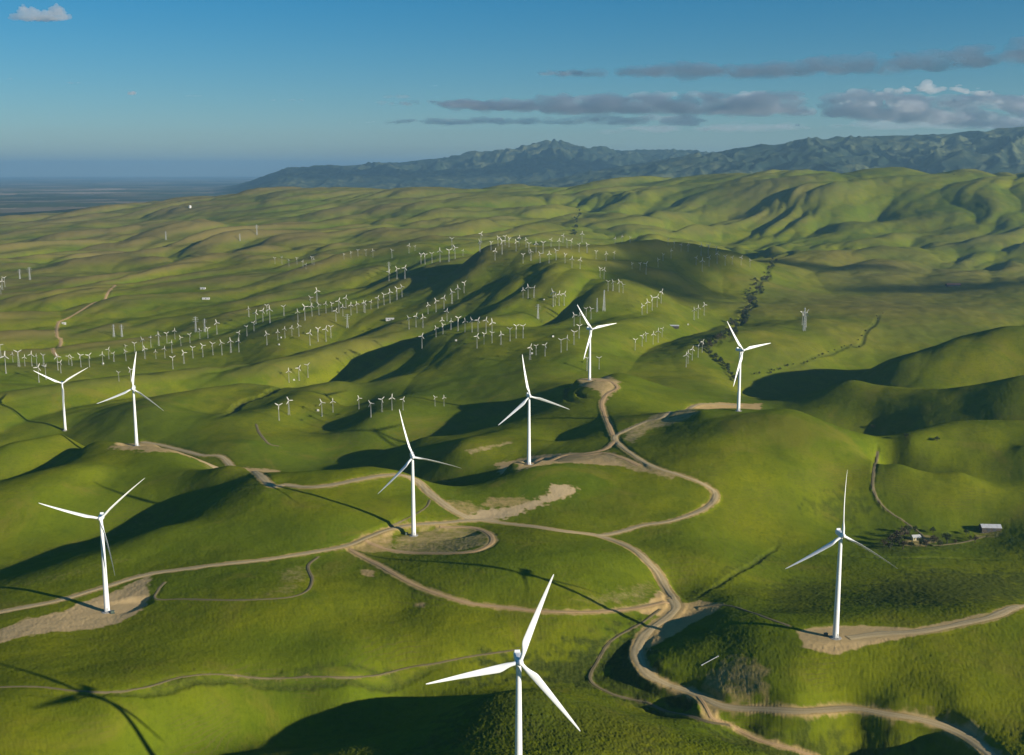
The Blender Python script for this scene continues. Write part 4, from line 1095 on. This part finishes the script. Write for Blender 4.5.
# ------------------------------------------------------------------ clouds, all of them above the haze
def cloud_material(name, dens, col=(0.985, 0.985, 0.985, 1)):
    m = bpy.data.materials.new(name); m.use_nodes = True; nt = m.node_tree; nt.nodes.remove(nt.nodes['Principled BSDF'])
    v = nt.nodes.new('ShaderNodeVolumeScatter'); v.inputs['Density'].default_value = dens; v.inputs['Color'].default_value = col; v.inputs['Anisotropy'].default_value = 0.35
    nt.links.new(v.outputs[0], nt.nodes['Material Output'].inputs['Volume'])
    return m
def ico(sub):
    bm = bmesh.new(); bmesh.ops.create_icosphere(bm, subdivisions=sub, radius=1.0)
    v = np.array([x.co[:] for x in bm.verts]); f = [tuple(y.index for y in x.verts) for x in bm.faces]; bm.free(); return v, f
ICO_V, ICO_F = ico(3)
def cloud(label, puffs, mat, voxel, rough, group='clouds in the evening sky'):
    """puffs: (x, y, z, rx, ry, rz) in metres; joined into one billowy body"""
    r = np.array(puffs); c = r[:, :3].mean(0)
    m = MB()
    for i, (x, y, z, rx, ry, rz) in enumerate(puffs):
        v = ICO_V * np.array([rx, ry, rz])
        v[:, 2] = np.where(v[:, 2] < 0, v[:, 2] * 0.45, v[:, 2])          # flat bases
        m.add(v + np.array([x, y, z]) - c, ICO_F)
    me = bpy.data.meshes.new('cloud'); me.from_pydata(m.v, [], m.f); me.update()
    o = bpy.data.objects.new('cloud', me); COL.objects.link(o)
    md = o.modifiers.new('join', 'REMESH'); md.mode = 'VOXEL'; md.voxel_size = voxel
    bpy.context.view_layer.update()
    dg = bpy.context.evaluated_depsgraph_get(); e = o.evaluated_get(dg); me2 = bpy.data.meshes.new_from_object(e)
    o.modifiers.clear(); o.data = me2; bpy.data.meshes.remove(me); me2.name = 'cloud'
    n = len(me2.vertices); co = np.zeros(n * 3, np.float32); me2.vertices.foreach_get('co', co); co = co.reshape(-1, 3)
    no = np.zeros(n * 3, np.float32); me2.vertices.foreach_get('normal', no); no = no.reshape(-1, 3)
    w = co + c
    k = rough
    dsp = 1.25 * k * (fbm(w[:, 0] + w[:, 1] * 0.7, w[:, 2] * 1.6 - w[:, 1] * 0.5, k * 3.4, 4, 811))
    co += no * dsp[:, None] * np.array([1, 1, 0.7])
    me2.vertices.foreach_set('co', co.astype(np.float32).ravel()); me2.polygons.foreach_set('use_smooth', np.ones(len(me2.polygons), bool)); me2.update()
    me2.materials.clear(); me2.materials.append(mat)
    o.location = c; o['label'] = label; o['category'] = 'cloud'; o['group'] = group
    return o
def sky_at(px, py, d):
    w = sight(px, py); k = d / math.hypot(w[0], w[1]); return np.array([w[0] * k, w[1] * k, CAM_H + w[2] * k])
BODY = cloud_material('bank_cloud', 0.0018, (0.96, 0.93, 0.95, 1)); THIN = cloud_material('thin_cloud', 0.0005, (0.9, 0.9, 0.93, 1)); HEAP = cloud_material('heap_cloud', 0.010)
CR = random.Random(31)
def bank(px0, px1, prof, d, n, rx, rz, depth=1500):
    """prof: (column, row of the base, thickness in rows) along the bank"""
    xs = [p[0] for p in prof]; out = []
    for k in range(n):
        px = CR.uniform(px0, px1); yb = np.interp(px, xs, [p[1] for p in prof]); th = np.interp(px, xs, [p[2] for p in prof])
        if math.sin(px * 0.047 + d) + 0.8 * math.sin(px * 0.113 + 1.3 * d) + 0.6 * CR.random() < -1.0: continue
        if th < 0.5 or (th < 3 and CR.random() < 0.6): continue
        py = yb - th * CR.random() ** 1.6 * 0.8
        P = sky_at(px, py, d + CR.uniform(-depth, depth)); u = d / FPX
        s = CR.uniform(0.5, 1.2) * min(1.0, 0.35 + th / 16)
        out.append((P[0], P[1], P[2], rx * u * s, rx * u * s * 0.8, rz * u * s * CR.uniform(.6, 1.2)))
    return out
SOFT = cloud_material('soft_cloud', 0.0013)
HEAD = cloud_material('sunlit_head', 0.005)
# long bank above the range, right half of the sky
cloud('long grey cloud bank lying low over the mountains at the right', bank(440, 1130, [(440,106,4),(490,109,9),(580,112,18),(640,112,21),(700,114,24),(800,113,25),(900,120,32),(1024,128,38),(1130,130,40)], 30000, 860, 13, 3.7, 1300), BODY, 62, 110)
cloud('upper purple grey cloud streak rising to the right edge', bank(540, 1130, [(540,75,3),(600,75,5),(640,75,8),(680,76,12),(720,77,14),(790,75,13),(840,72,19),(930,70,22),(960,68,22),(1000,64,28),(1130,54,36)], 17500, 640, 11, 4.2, 700), BODY, 38, 62)
cloud('thin grey cloud streak left of the long bank', bank(375, 540, [(375,104,2),(420,105,6),(470,107,9),(540,110,10)], 29000, 110, 10, 1.9, 700), SOFT, 55, 70)
cloud('lower thin grey streak reaching left over the distant peak', bank(335, 700, [(335,124,1.5),(400,123,4),(450,124,8),(560,124,9),(640,124,12),(700,126,12)], 31000, 230, 12, 1.8, 900), SOFT, 60, 70)
cloud('pale flat cloud veil just above the right mountains', bank(560, 1130, [(560,132,3),(720,131,9),(900,128,12),(1130,126,12)], 36000, 90, 22, 3.2, 2000), THIN, 100, 90)
# unseen high sheets added far to the right to keep the sun off the low banks
def shade_sheet(px0, px1, py, d, hgt, span, n, label):
    out = []
    for k in range(n):
        P = sky_at(CR.uniform(px0, px1), py, d); t = (hgt - P[2]) / SUN.z + CR.uniform(-span, span)
        out.append((P[0] + SUN.x * t, P[1] + SUN.y * t, hgt + CR.uniform(-80, 80), CR.uniform(700, 1300), CR.uniform(600, 1100), CR.uniform(140, 240)))
    cloud(label, out, SHEET, 120, 60, 'clouds drifting beside the view')
SHEET = cloud_material('shade_sheet', 0.0012)
shade_sheet(380, 1150, 114, 30000, 6800, 2600, 120, 'unseen cloud sheet right of the view, added to shade the long bank')
shade_sheet(600, 1150, 66, 17500, 6200, 1500, 58, 'unseen cloud sheet right of the view, added to shade the upper streak')
# sunlit heads on the bank
cloud('sunlit puffy cloud head at the right end of the long bank', bank(870, 990, [(870,94,3),(905,93,8),(920,92,11),(955,92,10),(990,94,5)], 23000, 60, 5, 2.6, 400), HEAD, 34, 55)
cloud('smaller sunlit cloud head under the right end of the bank', bank(830, 905, [(830,106,5),(860,107,8),(905,106,5)], 23000, 40, 5, 2.2, 400), HEAD, 34, 50)
cloud('small sunlit cloud tuft at the right edge of the sky', bank(975, 1012, [(975,103,4),(992,104,7),(1012,102,4)], 23000, 22, 4, 2.0, 300), HEAD, 32, 40)
# the fair-weather heap at the top left
hp = []
for px, py, a, b in [(16,18,6,4.5),(24,14,7,6.5),(32,15,8,7),(40,17,8,5),(47,16,7.5,5.5),(55,12,7,6),(61,15,6,6.5),(66,18,5,4),(28,19,11,3.5),(45,19.5,12,3.5),(58,19,9,3.5),(12,19,4,2.4),(24,9,4,4),(57,9,5,4.5)]:
    u = 11000 / FPX; P = sky_at(px, py, 11000 + CR.uniform(-60, 60)); hp.append((P[0], P[1], P[2], a * u, a * u * .8, b * u))
cloud('white puffy cloud alone at the top left of the sky', hp, HEAP, 9, 12)
for px, py, a, b, lab in [(130,93.5,6,2.6,'small white cloud puff low in the left sky'),(74,83,8,1.4,'faint flat wisp left of the small white cloud puff'),(10,79,3.5,2.2,'small faint wisp near the left edge of the sky'),(193,96,9,1.2,'faint flat wisp right of the small white cloud puff'),(272,100,5,1.0,'left one of two tiny faint wisps in the left sky'),(296,100,8,1.2,'right one of two tiny faint wisps in the left sky'),(396,97,14,2.6,'ragged grey wisp above the left end of the bank'),(434,86,5,1.2,'tiny grey wisp high above the left end of the bank')]:
    u = 19000 / FPX; out = []
    for k in range(9):
        P = sky_at(px + CR.uniform(-1, 1) * a * .75, py + CR.uniform(-.4, .4) * b, 19000 + CR.uniform(-150, 150)); out.append((P[0], P[1], P[2], a * u * .38, a * u * .35, b * u * CR.uniform(.4, .8)))
    cloud(lab, out, HEAP if b > 2.5 and px < 200 else SOFT, 16, 14)
# drifting heaps beside the view that shade patches of the hills and of the valley floor
def shade_cloud(px, py, L, W, label):
    P = meet(px, py); hgt = 1750.0 - P[2]
    c = np.array([P[0], P[1], P[2]]) + np.array(SUN) * (hgt / SUN.z); out = []
    for k in range(int(12 + L * W / 9000)):
        out.append((c[0] + CR.uniform(-1, 1) * L * .5, c[1] + CR.uniform(-1, 1) * W * .5, c[2] + CR.uniform(-12, 22), CR.uniform(70, 120), CR.uniform(60, 110), CR.uniform(30, 55)))
    return cloud(label, out, HEAP, 16, 14, 'clouds drifting beside the view')
shade_cloud(675, 270, 480, 950, 'drifting cloud that shades the big hollow behind the summit ridge')
shade_cloud(820, 268, 480, 60, 'drifting cloud that shades the foot of the right back hills')
shade_cloud(960, 289, 380, 40, 'drifting cloud that shades the far right valley floor')
